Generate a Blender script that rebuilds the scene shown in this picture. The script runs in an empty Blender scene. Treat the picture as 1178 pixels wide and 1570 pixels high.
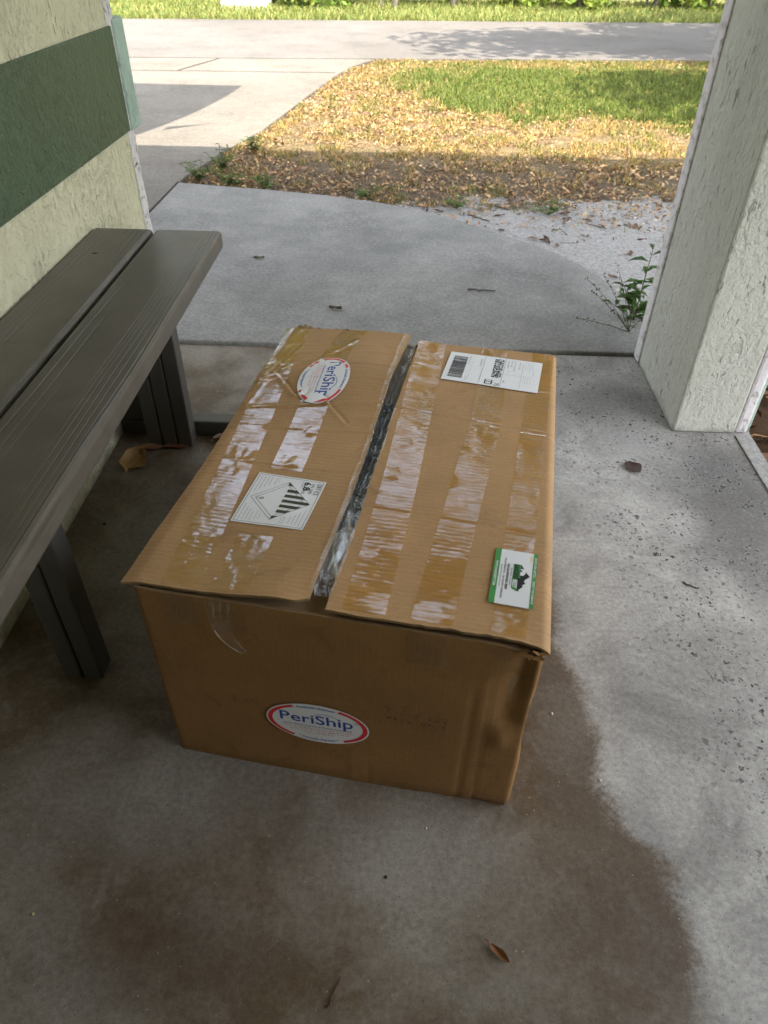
import bpy, bmesh, math, random
import numpy as np
from mathutils import Vector, Matrix, Euler
R_ = math.radians
random.seed(4); RNG = np.random.default_rng(7)
SC = bpy.context.scene

# ------------------------------------------------------------------ camera
cam = bpy.data.objects.new("camera", bpy.data.cameras.new("camera"))
SC.collection.objects.link(cam); SC.camera = cam
_R = np.array([[0.99928375, 0.03561492, 0.01278957],
               [0.03260962, -0.63897365, -0.76853711],
               [-0.01919919, 0.76840371, -0.63967737]])
rt, up, bk = Vector(_R[0]), Vector(-_R[1]), Vector(-_R[2])
cam.matrix_world = Matrix(((rt.x, up.x, bk.x, 0), (rt.y, up.y, bk.y, 0), (rt.z, up.z, bk.z, 1.0), (0, 0, 0, 1)))
cam.data.sensor_fit = 'VERTICAL'; cam.data.sensor_height = 36; cam.data.sensor_width = 27
cam.data.lens = 25.23; cam.data.clip_start = 0.02; cam.data.clip_end = 500
cam.data.dof.use_dof = True; cam.data.dof.focus_distance = 1.25; cam.data.dof.aperture_fstop = 9

# ------------------------------------------------------------------ light
SUN_EL = R_(57); SUN_H = Vector((-0.29, 0.957, 0)).normalized()      # horizontal travel of the light
w = bpy.data.worlds.new("World"); SC.world = w; w.use_nodes = True
nt = w.node_tree; sky = nt.nodes.new("ShaderNodeTexSky"); sky.sky_type = 'NISHITA'
sky.sun_disc = False; sky.sun_elevation = SUN_EL
tosun = -SUN_H
sky.sun_rotation = math.atan2(tosun.x, tosun.y)
sky.air_density = 1.0; sky.dust_density = 1.6; sky.ozone_density = 1.0
bg = nt.nodes["Background"]; bg.inputs[1].default_value = 0.15
hs = nt.nodes.new('ShaderNodeHueSaturation'); hs.inputs['Saturation'].default_value = .35
nt.links.new(sky.outputs[0], hs.inputs['Color']); nt.links.new(hs.outputs[0], bg.inputs[0])
sl = bpy.data.lights.new("sun", 'SUN'); sl.energy = 2.0; sl.angle = R_(0.53); sl.color = (1.0, 0.91, 0.77)
so = bpy.data.objects.new("sun", sl); SC.collection.objects.link(so)
sd = Vector((SUN_H.x * math.cos(SUN_EL), SUN_H.y * math.cos(SUN_EL), -math.sin(SUN_EL)))
so.rotation_euler = sd.to_track_quat('-Z', 'Y').to_euler()
SC.view_settings.view_transform = 'Standard'; SC.view_settings.look = 'None'
SC.view_settings.exposure = 2.78; SC.view_settings.gamma = 1

# ------------------------------------------------------------------ node helper
class Mat:
    def __init__(s, name, rough=0.8, spec=0.3):
        s.m = bpy.data.materials.new(name); s.m.use_nodes = True
        s.t = s.m.node_tree; s.b = s.t.nodes["Principled BSDF"]
        s.b.inputs["Roughness"].default_value = rough
        s.b.inputs["Specular IOR Level"].default_value = spec
        s.tc = s.t.nodes.new("ShaderNodeTexCoord"); s.P = s.tc.outputs["Object"]
    def n(s, typ, **kw):
        x = s.t.nodes.new("ShaderNode" + typ)
        for k, v in kw.items(): setattr(x, k, v)
        return x
    def set(s, sock, v):
        if hasattr(v, "is_output") or isinstance(v, bpy.types.NodeSocket): s.t.links.new(v, sock)
        elif isinstance(v, (tuple, list)) and len(v) == 3 and sock.type == 'RGBA': sock.default_value = (*v, 1)
        else: sock.default_value = v
    def mapv(s, scale=(1, 1, 1), rot=(0, 0, 0), loc=(0, 0, 0), src=None):
        x = s.n("Mapping"); s.set(x.inputs[0], src or s.P)
        x.inputs["Scale"].default_value = scale; x.inputs["Rotation"].default_value = rot; x.inputs["Location"].default_value = loc
        return x.outputs[0]
    def noise(s, scale, detail=4, rough=0.55, dist=0.0, v=None, col=False):
        x = s.n("TexNoise"); s.set(x.inputs["Vector"], v or s.P)
        x.inputs["Scale"].default_value = scale; x.inputs["Detail"].default_value = detail
        x.inputs["Roughness"].default_value = rough; x.inputs["Distortion"].default_value = dist
        return x.outputs["Color" if col else "Fac"]
    def vor(s, scale, v=None, out="Distance", feature='F1', rnd=1.0):
        x = s.n("TexVoronoi", feature=feature); s.set(x.inputs["Vector"], v or s.P)
        x.inputs["Scale"].default_value = scale; x.inputs["Randomness"].default_value = rnd
        return x.outputs[out]
    def ramp(s, fac, stops, interp='LINEAR'):
        x = s.n("ValToRGB"); s.set(x.inputs[0], fac); r = x.color_ramp; r.interpolation = interp
        while len(r.elements) > 1: r.elements.remove(r.elements[-1])
        for i, (p, c) in enumerate(stops):
            e = r.elements[0] if i == 0 else r.elements.new(p)
            e.position = p
            e.color = (c, c, c, 1) if isinstance(c, (int, float)) else (*c, 1)
        return x.outputs[0]
    def mix(s, f, a, b, mode='MIX'):
        x = s.n("Mix", data_type='RGBA', blend_type=mode)
        s.set(x.inputs[0], f); s.set(x.inputs[6], a); s.set(x.inputs[7], b); return x.outputs[2]
    def math(s, op, a, b=0.0, c=0.0, clamp=False):
        x = s.n("Math", operation=op, use_clamp=clamp)
        s.set(x.inputs[0], a); s.set(x.inputs[1], b); s.set(x.inputs[2], c); return x.outputs[0]
    def sep(s, v=None):
        x = s.n("SeparateXYZ"); s.set(x.inputs[0], v or s.P); return x.outputs
    def step(s, v, lo, hi):
        x = s.n("MapRange"); x.interpolation_type = 'SMOOTHSTEP'
        s.set(x.inputs[0], v); x.inputs[1].default_value = lo; x.inputs[2].default_value = hi; return x.outputs[0]
    def attr(s, name, out="Color"):
        x = s.n("Attribute"); x.attribute_name = name; return x.outputs[out]
    def bump(s, h, strength=0.5, dist=0.01, prev=None):
        x = s.n("Bump"); x.inputs["Strength"].default_value = strength; x.inputs["Distance"].default_value = dist
        s.set(x.inputs["Height"], h)
        if prev is not None: s.set(x.inputs["Normal"], prev)
        return x.outputs[0]
    def ellipse(s, cx, cy, rx, ry, soft, warp, rot=0.0):
        """0..1 mask of a warped elliptic stain in the object's xy plane"""
        v = s.mapv(scale=(1, 1, 0), loc=(0, 0, 0), src=warp)
        x = s.n("VectorMath", operation='SUBTRACT'); s.set(x.inputs[0], v); x.inputs[1].default_value = (cx, cy, 0)
        y = s.n("VectorRotate", rotation_type='Z_AXIS'); s.set(y.inputs[0], x.outputs[0]); y.inputs["Angle"].default_value = -rot
        z = s.n("VectorMath", operation='MULTIPLY'); s.set(z.inputs[0], y.outputs[0]); z.inputs[1].default_value = (1 / rx, 1 / ry, 0)
        l = s.n("VectorMath", operation='LENGTH'); s.set(l.inputs[0], z.outputs[0])
        return s.step(l.outputs["Value"], 1 + soft, 1 - soft)
    def warp(s, scale, amt, v=None, detail=4):
        nc = s.noise(scale, detail, v=v, col=True)
        x = s.n("VectorMath", operation='SUBTRACT'); s.set(x.inputs[0], nc); x.inputs[1].default_value = (.5, .5, .5)
        y = s.n("VectorMath", operation='SCALE'); s.set(y.inputs[0], x.outputs[0]); y.inputs["Scale"].default_value = amt
        z = s.n("VectorMath", operation='ADD'); s.set(z.inputs[0], v or s.P); s.set(z.inputs[1], y.outputs[0])
        return z.outputs[0]
    def base(s, c): s.set(s.b.inputs["Base Color"], c); return s
    def nrm(s, c): s.set(s.b.inputs["Normal"], c); return s
    def rgh(s, c): s.set(s.b.inputs["Roughness"], c); return s

def plain(name, col, rough=0.8, spec=0.3):
    k = Mat(name, rough, spec); k.base(col); return k.m

# ------------------------------------------------------------------ object helpers
def link(name, me, mats=(), parent=None, smooth=False):
    for m in (mats if isinstance(mats, (list, tuple)) else [mats]): me.materials.append(m)
    if smooth: me.polygons.foreach_set("use_smooth", [True] * len(me.polygons))
    o = bpy.data.objects.new(name, me); SC.collection.objects.link(o)
    if parent: o.parent = parent
    return o
def tag(o, label=None, cat=None, group=None, kind=None):
    if label: o["label"] = label
    if cat: o["category"] = cat
    if group: o["group"] = group
    if kind: o["kind"] = kind
    return o
def empty(name, loc=(0, 0, 0), rz=0.0, label=None, cat=None, group=None):
    o = bpy.data.objects.new(name, None); SC.collection.objects.link(o)
    o.location = loc; o.rotation_euler = (0, 0, rz); o.empty_display_size = .1
    return tag(o, label, cat, group)
def copy_tree(o, parent=None):
    c = o.copy(); SC.collection.objects.link(c); c.parent = parent
    for ch in list(o.children): copy_tree(ch, c)
    return c
class MB:
    """collects vertices and faces (with a material index) into one mesh"""
    def __init__(s): s.v = []; s.f = []; s.mi = []
    def add(s, vs, fs, mi=0):
        b = len(s.v); s.v += [tuple(p) for p in vs]; s.f += [tuple(i + b for i in f) for f in fs]; s.mi += [mi] * len(fs)
    def box(s, x0, x1, y0, y1, z0, z1, mi=0):
        s.add([(x0, y0, z0), (x1, y0, z0), (x1, y1, z0), (x0, y1, z0), (x0, y0, z1), (x1, y0, z1), (x1, y1, z1), (x0, y1, z1)],
              [(3, 2, 1, 0), (4, 5, 6, 7), (0, 1, 5, 4), (1, 2, 6, 5), (2, 3, 7, 6), (3, 0, 4, 7)], mi)
    def tube(s, pts, rad, n=6, mi=0):
        rad = rad if isinstance(rad, (list, tuple)) else [rad] * len(pts)
        pts = [Vector(p) for p in pts]; vs = []; fs = []
        for i, p in enumerate(pts):
            d = (pts[min(i + 1, len(pts) - 1)] - pts[max(i - 1, 0)]).normalized()
            a = d.orthogonal().normalized(); b = d.cross(a)
            for k in range(n):
                t = 2 * math.pi * k / n; vs.append(p + (a * math.cos(t) + b * math.sin(t)) * rad[i])
        for i in range(len(pts) - 1):
            for k in range(n): fs.append((i * n + k, i * n + (k + 1) % n, (i + 1) * n + (k + 1) % n, (i + 1) * n + k))
        fs.append(tuple(range(n - 1, -1, -1))); fs.append(tuple(range((len(pts) - 1) * n, len(pts) * n)))
        s.add(vs, fs, mi)
    def prism(s, poly, z0, z1, mi=0):
        n = len(poly)
        s.add([(x, y, z0) for x, y in poly] + [(x, y, z1) for x, y in poly],
              [tuple(range(n - 1, -1, -1)), tuple(range(n, 2 * n))] + [(i, (i + 1) % n, n + (i + 1) % n, n + i) for i in range(n)], mi)
    def grid(s, fn, us, vs, mi=0, flip=False):
        nu, nv = len(us), len(vs)
        P = [fn(u, v) for v in vs for u in us]; F = []
        for j in range(nv - 1):
            for i in range(nu - 1):
                q = (j * nu + i, j * nu + i + 1, (j + 1) * nu + i + 1, (j + 1) * nu + i)
                F.append(q[::-1] if flip else q)
        s.add(P, F, mi)
    def mesh(s, name):
        me = bpy.data.meshes.new(name); me.from_pydata(s.v, [], s.f)
        if any(s.mi): me.polygons.foreach_set("material_index", s.mi)
        me.update(); return me
    def build(s, name, mats, parent=None, smooth=False, bevel=0.0, seg=2):
        me = s.mesh(name)
        if bevel:
            bm = bmesh.new(); bm.from_mesh(me)
            bmesh.ops.bevel(bm, geom=list(bm.edges), offset=bevel, segments=seg, profile=.5, affect='EDGES')
            bm.to_mesh(me); bm.free()
        return link(name, me, mats, parent, smooth)
def np_mesh(name, V, F, tint=None, attr="tint"):
    """V (n,3), F (m,k) arrays; tint (n,3) linear colours"""
    me = bpy.data.meshes.new(name); V = np.asarray(V, np.float32); F = np.asarray(F, np.int32)
    me.vertices.add(len(V)); me.vertices.foreach_set("co", V.ravel())
    k = F.shape[1]; me.loops.add(F.size); me.loops.foreach_set("vertex_index", F.ravel())
    me.polygons.add(len(F)); me.polygons.foreach_set("loop_start", np.arange(0, F.size, k, dtype=np.int32))
    me.polygons.foreach_set("loop_total", np.full(len(F), k, np.int32))
    me.update(calc_edges=True)
    if tint is not None:
        a = me.color_attributes.new(attr, 'FLOAT_COLOR', 'POINT')
        a.data.foreach_set("color", np.concatenate([tint, np.ones((len(tint), 1))], 1).astype(np.float32).ravel())
    me.validate(); return me

def lin(*rgb): return tuple(((c / 255) / 12.92 if c / 255 <= .04045 else ((c / 255 + .055) / 1.055) ** 2.4) for c in rgb)
def smooth(x, a, b):
    t = np.clip((np.asarray(x, float) - a) / (b - a), 0, 1); return t * t * (3 - 2 * t)
_perm = np.random.default_rng(3).random((64, 64))
def vnoise(x, y, s=1.0):
    x = np.asarray(x, float) * s + 100; y = np.asarray(y, float) * s + 100
    i = np.floor(x).astype(int); j = np.floor(y).astype(int); fx = x - i; fy = y - j
    fx = fx * fx * (3 - 2 * fx); fy = fy * fy * (3 - 2 * fy)
    g = lambda a, b: _perm[a % 64, b % 64]
    return (g(i, j) * (1 - fx) + g(i + 1, j) * fx) * (1 - fy) + (g(i, j + 1) * (1 - fx) + g(i + 1, j + 1) * fx) * fy
def fbm(x, y, s=1.0, o=4):
    t = 0; a = .5
    for k in range(o): t = t + a * vnoise(np.asarray(x) + 7 * k, np.asarray(y) - 5 * k, s * 2 ** k); a *= .5
    return t / (1 - .5 ** o)

_pl = _perm.tolist(); _fl = math.floor
def vn1(x, y):
    x += 100; y += 100; i = _fl(x); j = _fl(y); fx = x - i; fy = y - j; fx = fx * fx * (3 - 2 * fx); fy = fy * fy * (3 - 2 * fy)
    a = _pl[i % 64]; c = _pl[(i + 1) % 64]; j0 = j % 64; j1 = (j + 1) % 64
    return (a[j0] * (1 - fx) + c[j0] * fx) * (1 - fy) + (a[j1] * (1 - fx) + c[j1] * fx) * fy
def fb1(x, y, s=1.0):
    return (.5 * vn1(x * s, y * s) + .25 * vn1(x * 2 * s + 7, y * 2 * s - 5) + .125 * vn1(x * 4 * s + 14, y * 4 * s - 10) + .0625 * vn1(x * 8 * s + 21, y * 8 * s - 15)) / .9375
def sm1(x, a, b):
    t = (x - a) / (b - a); t = 0.0 if t < 0 else (1.0 if t > 1 else t); return t * t * (3 - 2 * t)
# ------------------------------------------------------------------ materials of the setting
def mat_floor():
    k = Mat("porch_concrete", .55, .35); x, y, z = k.sep()
    big = k.noise(3.2, 6, .6, .4); mid = k.noise(9, 6, .65, .3); fine = k.noise(115, 5, .75); grit = k.noise(420, 2, .6)
    brown = k.mix(k.ramp(mid, [(.3, 0), (.7, 1)]), (.085, .056, .030), (.145, .104, .064))
    grey = k.mix(mid, (.175, .152, .122), (.30, .267, .222))
    wv = k.warp(7, .16)
    c = k.mix(k.ramp(big, [(.44, 0), (.60, 1)]), brown, grey)
    c = k.mix(k.math('MULTIPLY', k.ramp(k.noise(17, 7, .75, .8), [(.5, 0), (.66, 1)]), .45), c, (.24, .215, .18))
    c = k.mix(k.math('MULTIPLY', k.ramp(k.noise(11, 7, .7, 1.2), [(.55, 0), (.7, 1)]), .4), c, (.075, .055, .037))
    # soft paler and darker patches
    for (cx, cy, rx, ry, so_, a, col) in ((-.28, .56, .14, .09, .7, .45, (.34,.32,.29)), (.06, .47, .16, .055, .8, .40, (.36,.335,.30)),
                                     (-.46, .50, .12, .11, .8, .35, (.28,.262,.235)), (-.25, .33, .14, .07, .8, .55, (.08,.055,.036)),
                                     (.02, .38, .12, .08, .7, .30, (.31,.28,.235)), (.23, .36, .10, .10, .7, .4, (.15, .125, .10)),
                                     (-.44, 1.05, .10, .30, .8, .35, (.17, .155, .11))):
        c = k.mix(k.math('MULTIPLY', k.ellipse(cx, cy, rx, ry, so_, wv), a), c, col)
    # the washed zone on the right: border x as a function of y
    fc = k.n("FloatCurve"); k.set(fc.inputs["Value"], k.math('DIVIDE', y, 2.0)); fc.inputs["Factor"].default_value = 1
    cv = fc.mapping.curves[0]
    pts = [(0, .385), (.14, .378), (.20, .385), (.237, .38), (.252, .335), (.29, .312), (.36, .32), (.43, .29), (.52, .305), (.62, .25), (.75, .1), (.85, 0), (1, 0)]
    while len(cv.points) > 2: cv.points.remove(cv.points[-1])
    cv.points[0].location = pts[0]; cv.points[1].location = pts[-1]
    for p in pts[1:-1]: cv.points.new(*p)
    fc.mapping.update()
    d = k.math('SUBTRACT', x, fc.outputs[0])
    n1 = k.noise(13, 8, .75, .6)
    d = k.math('ADD', d, k.math('MULTIPLY', k.math('SUBTRACT', n1, .5), .085))
    d = k.math('ADD', d, k.math('MULTIPLY', k.math('SUBTRACT', k.noise(150, 5, .85), .5), .06))
    wash = k.step(d, -.012, .026)
    dk = k.math('MULTIPLY', k.step(d, -.14, -.02), k.step(d, .012, -.012))
    c = k.mix(k.math('MULTIPLY', dk, .5), c, (.105, .085, .068))
    white = k.mix(k.ramp(k.noise(5, 7, .7, .5), [(.34, 0), (.66, 1)]), (.215, .207, .192), (.43, .415, .385))
    for (cx, cy, rx, ry, so_, a, col) in ((.76, 1.33, .13, .24, .75, .85, (.095, .09, .088)), (.72, 1.1, .07, .2, .8, .6, (.12, .112, .102)),
                                     (.60, .86, .10, .05, .8, .5, (.20, .19, .17)), (.52, 1.68, .17, .13, .8, .75, (.115, .11, .107)),
                                     (.36, .40, .03, .17, .8, .6, (.22, .215, .21)), (-.2, 1.8, .45, .10, .7, .5, (.17, .165, .16)),
                                     (.58, 1.50, .05, .2, .8, .4, (.22, .215, .21))):
        white = k.mix(k.math('MULTIPLY', k.ellipse(cx, cy, rx, ry, so_, wv), a), white, col)
    c = k.mix(wash, c, white)
    # pitting, mostly in the washed zone
    pv = k.warp(75, .022, detail=6)
    pd = k.vor(98, pv); pc = k.n("SeparateColor"); k.set(pc.inputs[0], k.vor(98, pv, "Color"))
    size = k.math('MULTIPLY', k.math('POWER', pc.outputs[0], 1.8), .5)
    pm = k.math('SUBTRACT', size, pd)
    dens = k.math('MULTIPLY', k.ramp(k.noise(9, 5, .65), [(.40, 0.08), (.55, 1)]), k.math('MULTIPLY', wash, k.step(k.math('ADD', x, k.math('MULTIPLY', y, .12)), .46, .66)))
    pv2 = k.warp(130, .014, detail=5); pd2 = k.vor(150, pv2); pc2 = k.n("SeparateColor"); k.set(pc2.inputs[0], k.vor(150, pv2, "Color"))
    pm2 = k.math('SUBTRACT', k.math('MULTIPLY', k.math('POWER', pc2.outputs[1], 3.0), .52), pd2)
    pit = k.math('MULTIPLY', k.math('MAXIMUM', k.step(pm, 0, .05), k.math('MULTIPLY', k.step(pm2, 0, .06), .8)), dens)
    rim = k.math('MULTIPLY', k.step(pm, -.2, -.05), dens)
    c = k.mix(k.math('MULTIPLY', rim, .22), c, (.5, .5, .49))
    c = k.mix(k.math('MULTIPLY', pit, .95), c, (.035, .03, .027))
    sp = k.vor(150, None); sc2 = k.n("SeparateColor"); k.set(sc2.inputs[0], k.vor(150, None, "Color"))
    spk = k.math('MULTIPLY', k.step(sp, .16, .10), k.math('GREATER_THAN', sc2.outputs[1], .962))
    c = k.mix(k.math('MULTIPLY', spk, .75), c, (.5, .48, .42))
    dks = k.math('MULTIPLY', k.step(sp, .2, .1), k.math('LESS_THAN', sc2.outputs[2], .04))
    c = k.mix(k.math('MULTIPLY', dks, .6), c, (.05, .045, .04))
    c = k.mix(.5, c, k.ramp(fine, [(.3, .22), (.7, .78)]), 'OVERLAY')
    c = k.mix(.3, c, k.ramp(grit, [(.2, .2), (.8, .8)]), 'OVERLAY')
    k.base(c)
    h = k.math('SUBTRACT', k.math('ADD', k.math('MULTIPLY', fine, .3), k.math('MULTIPLY', grit, .15)), pit)
    k.nrm(k.bump(h, .35, .003)); k.rgh(k.mix(wash, k.mix(mid, (.42,) * 3, (.6,) * 3), (.7, .7, .7))); return k.m
def mat_slab(name, a, b, warm=(0, 0, 0), scale=3.0):
    k = Mat(name, .85, .2)
    big = k.noise(scale, 6, .6, .5); mid = k.noise(14, 5, .65); fine = k.noise(230, 3, .75); g = k.vor(330)
    c = k.mix(k.ramp(big, [(.3, 0), (.7, 1)]), a, b)
    c = k.mix(.3, c, k.ramp(mid, [(.25, .3), (.75, .7)]), 'OVERLAY')
    c = k.mix(.5, c, k.ramp(fine, [(.25, .2), (.75, .8)]), 'OVERLAY')
    ag = k.noise(85, 5, .8); c = k.mix(.55, c, k.ramp(ag, [(.3, .2), (.7, .8)]), 'OVERLAY')
    dkb = k.math('MULTIPLY', k.ramp(k.noise(2.2, 5, .6), [(.48, 0), (.66, 1)]), k.ramp(k.noise(60, 5, .8), [(.42, 0), (.58, 1)])); c = k.mix(k.math('MULTIPLY', dkb, .45), c, tuple(q * .4 for q in a))
    c = k.mix(k.math('MULTIPLY', k.step(k.vor(110), .16, .06), .4), c, (.62, .6, .56))
    c = k.mix(k.math('MULTIPLY', k.step(g, .12, .05), .35), c, (.7, .69, .66))
    k.base(c); k.nrm(k.bump(k.math('ADD', fine, mid), .3, .003)); return k.m
def mat_stucco(name, col, dark, dirt=.5, sc=1.0, crack=1.0, vert=False):
    k = Mat(name, .9, .15)
    v = k.warp(14 * sc, .02)
    v2 = k.mapv(scale=(1, 1, .8), src=v)
    a = k.noise(46 * sc, 5, .62, .3, v=v2); b = k.noise(120 * sc, 3, .6)
    ridge = k.ramp(a, [(.38, 0), (.5, .75), (.62, 1)])
    ridge = k.math('MULTIPLY', ridge, k.ramp(k.noise(4.5, 4, .6), [(.38, .4), (.6, 1)]))
    lump = k.noise(9 * sc, 4, .55, .2, v=v2)
    # skip trowel edges: thin crescent lines where two trowel passes meet
    e = k.noise(52 * sc, 3, .55, .5, v=k.mapv(scale=(1.3, 1.3, .34), src=k.warp(20, .02)))
    line = k.math('MULTIPLY', k.step(e, .61, .66), k.ramp(k.noise(5 * sc, 4, .6), [(.42, 0), (.60, 1)]))
    line = k.math('MULTIPLY', line, crack)
    h = k.math('ADD', k.math('ADD', k.math('MULTIPLY', ridge, .46), k.math('MULTIPLY', b, .42)), k.math('MULTIPLY', lump, .7))
    h = k.math('SUBTRACT', h, k.math('MULTIPLY', line, .8))
    c = k.mix(k.noise(2.5, 5, .6), tuple(x * .88 for x in col), tuple(min(1, x * 1.1) for x in col))
    c = k.mix(k.math('MULTIPLY', line, .75), c, dark)
    spots = k.math('MULTIPLY', k.ramp(k.noise(95, 4, .7), [(.66, 0), (.72, 1)]), k.ramp(k.noise(7, 3), [(.5, 0), (.65, 1)]))
    c = k.mix(k.math('MULTIPLY', spots, dirt), c, dark)
    c = k.mix(.25, c, k.ramp(a, [(.3, .42), (.65, .58)]), 'OVERLAY')
    zz = k.sep()[2]; gr_ = k.step(k.math('ADD', zz, k.math('MULTIPLY', k.noise(24, 5, .7), .07)), .062, .03)
    c = k.mix(k.math('MULTIPLY', gr_, .6), c, dark)
    run = k.ramp(k.noise(9, 5, .65, v=k.mapv(scale=(1, 1, .12))), [(.48, 0), (.75, 1)]); c = k.mix(k.math('MULTIPLY', run, .28), c, tuple(q * .55 for q in col))
    k.base(c); k.nrm(k.bump(h, .95, .0048 if vert else .007)); return k.m
def mat_rough(name, col, dark):
    k = Mat(name, .9, .1); a = k.noise(70, 6, .75, .5); p = k.ramp(k.noise(48, 6, .75, .4), [(.53, 0), (.63, 1)])
    c = k.mix(a, tuple(x * .8 for x in col), col); k.base(k.mix(k.math('MULTIPLY', p, .85), c, dark)); k.nrm(k.bump(k.math('ADD', a, k.math('MULTIPLY', p, -.5)), .8, .003)); return k.m

M = {}
M['floor'] = mat_floor()
M['walk'] = mat_slab("walk_concrete", (.18, .176, .165), (.265, .258, .24))
M['drive'] = mat_slab("drive_concrete", (.142, .127, .107), (.19, .172, .146), scale=1.2)
M['road'] = mat_slab("road_asphalt", (.122, .112, .10), (.16, .147, .134), scale=.7)
M['band'] = mat_slab("edge_concrete", (.24, .235, .225), (.34, .335, .325), scale=6)
M['wall'] = mat_stucco("cream_stucco", (.55, .52, .36), (.16, .14, .10), .5, 1.3, .8)
M['green'] = mat_stucco("green_stucco", (.050, .088, .040), (.015, .03, .015), .5, 1.6, .0)
M['green'].node_tree.nodes['Principled BSDF'].inputs['Roughness'].default_value = .42; M['green'].node_tree.nodes['Principled BSDF'].inputs['Specular IOR Level'].default_value = .45
M['pillar'] = mat_stucco("pale_green_stucco", (.445, .445, .39), (.14, .14, .12), .5, 1.3, .9, True)
M['mint'] = mat_stucco("mint_stucco", (.36, .46, .38), (.1, .14, .12), .4, 1.5, .2)
M['rough'] = mat_rough("bare_render", (.66, .63, .60), (.07, .05, .04))
M['pinkish'] = mat_rough("bare_render_pale", (.68, .65, .65), (.34, .31, .29))
M['soffit'] = plain("soffit_paint", (.58, .51, .39), .8)
M['house'] = mat_stucco("house_stucco", (.24, .21, .15), (.12, .10, .08))
M['joint'] = plain("joint_dirt", (.035, .028, .022), .95, .05)

# ------------------------------------------------------------------ ground, road, slabs
def struct(name, mb, mat, **kw): return tag(mb.build(name, mat, **kw), kind='structure')
gm = Mat("soil", .95, .1); gm.base(gm.mix(gm.noise(.6, 6), (.09, .075, .04), (.10, .13, .04)))
b = MB(); b.add([(-150, -150, -.09), (150, -150, -.09), (150, 150, -.09), (-150, 150, -.09)], [(0, 1, 2, 3)]); struct("ground", b, gm.m)
SLAB_R = .885
b = MB(); b.prism([(-.72, -1.6), (SLAB_R, -1.6), (SLAB_R, 1.55), (.89, 1.6), (.89, 1.957), (-.72, 1.957)], -.12, 0.0); struct("porch_floor", b, M['floor'])
b = MB(); b.prism([(SLAB_R - .043, -1.6), (SLAB_R - .006, -1.6), (SLAB_R - .006, 1.545), (SLAB_R - .043, 1.545)], .0005, .004); struct("floor_edge", b, M['band'], bevel=.001)
edge = [(.76, 1.961), (.76, 2.2), (.75, 2.346), (.71, 2.482), (.649, 2.661), (.52, 2.84), (.362, 2.995), (.21, 3.14), (.042, 3.264), (-.15, 3.36), (-.376, 3.438), (-.64, 3.50), (-.911, 3.548), (-1.092, 3.585)]
b = MB(); b.prism([(-1.118, 1.961), *edge], -.10, .012); struct("walkway", b, M['walk'], bevel=.006)
b = MB(); b.box(-1.3, .9, 1.95, 1.98, -.13, -.028); struct("expansion_joint", b, M['joint'])
rn = lambda x: 7.38 + (x + 1.92) * .0915
rf = lambda x: 10.22 + (x + 3.38) * .1035
dedge = [(-1.098, 3.60), (-1.085, 3.74), (-1.012, 4.178), (-.879, 4.72), (-.74, 5.73), (-.60, 6.7), (-.50, 7.15), (-.34, rn(-.34) - .02)]
b = MB(); b.prism([(-7, 1.2), (-1.128, 1.2), *dedge, (-7, rn(-7) - .02)], -.10, .006); struct("driveway", b, M['drive'], bevel=.004)
b = MB()
for (p, q) in (((-1.126, 1.98), (-1.094, 3.60)), ((-1.9, 6.70), (-1.70, 7.37)), ((-4.5, 6.55), (-.62, 6.75))):
    d = (Vector((*q, 0)) - Vector((*p, 0))).normalized() * .006; nn = Vector((-d.y, d.x, 0))
    P = [Vector((*p, 0)) - nn, Vector((*q, 0)) - nn, Vector((*q, 0)) + nn, Vector((*p, 0)) + nn]
    b.add([(t.x, t.y, .0105) for t in P], [(0, 1, 2, 3)])
struct("slab_joints", b, M['joint'])
b = MB(); b.prism([(-30, rn(-30)), (30, rn(30)), (30, rf(30)), (-30, rf(-30))], -.10, .010); struct("road", b, M['road'])
b = MB(); b.prism([(-7, rn(-7) - .02), (-.34, rn(-.34) - .02), (3.5, rn(3.5) - .02), (3.5, rn(3.5)), (-7, rn(-7))], -.10, .0); struct("road_edge", b, plain("edge_soil", (.10, .075, .05), .95))

# lawn: one height-and-colour grid between walkway, driveway and road
def poly_x(pts, y):   # x of a polyline at y
    pts = sorted(pts, key=lambda p: p[1]); return np.interp(y, [p[1] for p in pts], [p[0] for p in pts])
def lawn_left(y):
    y = np.asarray(y, float)
    a = poly_x(dedge, y); c = poly_x(edge[:-1] + [(-1.092, 3.585)], y)
    return np.where(y < 3.59, c, a)
def masks(x, y):
    n = fbm(x, y, 2.2); n2 = fbm(x + 9, y, 7)
    sy = 3.42 + .12 * np.clip(x, 0, 1.6) + (n - .5) * .5 + (n2 - .5) * .35
    sand = smooth(sy - y, -.10, .12) * smooth(x + (n2 - .5) * .3, -.12, .12)
    n = n + .8 * (n2 - .5); g = smooth(y + (n - .5) * 1.6 + .22 * np.clip(x, -1, 3), 5.2, 5.75) * smooth(x + (n - .5) * .9, -.35, .35)
    g = np.maximum(g * (1 - smooth(y + (n2 - .5) * .6, 6.9, 7.35) * .7), .0)
    straw = smooth(y, 4.0, 4.3) * (1 - g)
    return sand, g, straw
xs = np.concatenate([np.arange(-1.2, 2.6, .03), np.arange(2.6, 7.5, .12)]); ys = np.concatenate([np.arange(1.99, 4.4, .03), np.arange(4.4, 8.3, .05)])
GX, GY = np.meshgrid(xs, ys)
GZ = -.012 + .03 * (fbm(GX, GY, 1.6) - .5) + .012 * (fbm(GX, GY, 14) - .5)
GZ = np.where((GX < lawn_left(GY) + .01), -.05, GZ)
GZ = np.where(GY > rn(GX) - .03, -.05, GZ)
sa, gr, st = masks(GX, GY)
idx = np.arange(GX.size).reshape(GX.shape)
F = np.stack([idx[:-1, :-1], idx[:-1, 1:], idx[1:, 1:], idx[1:, :-1]], -1).reshape(-1, 4)
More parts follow.
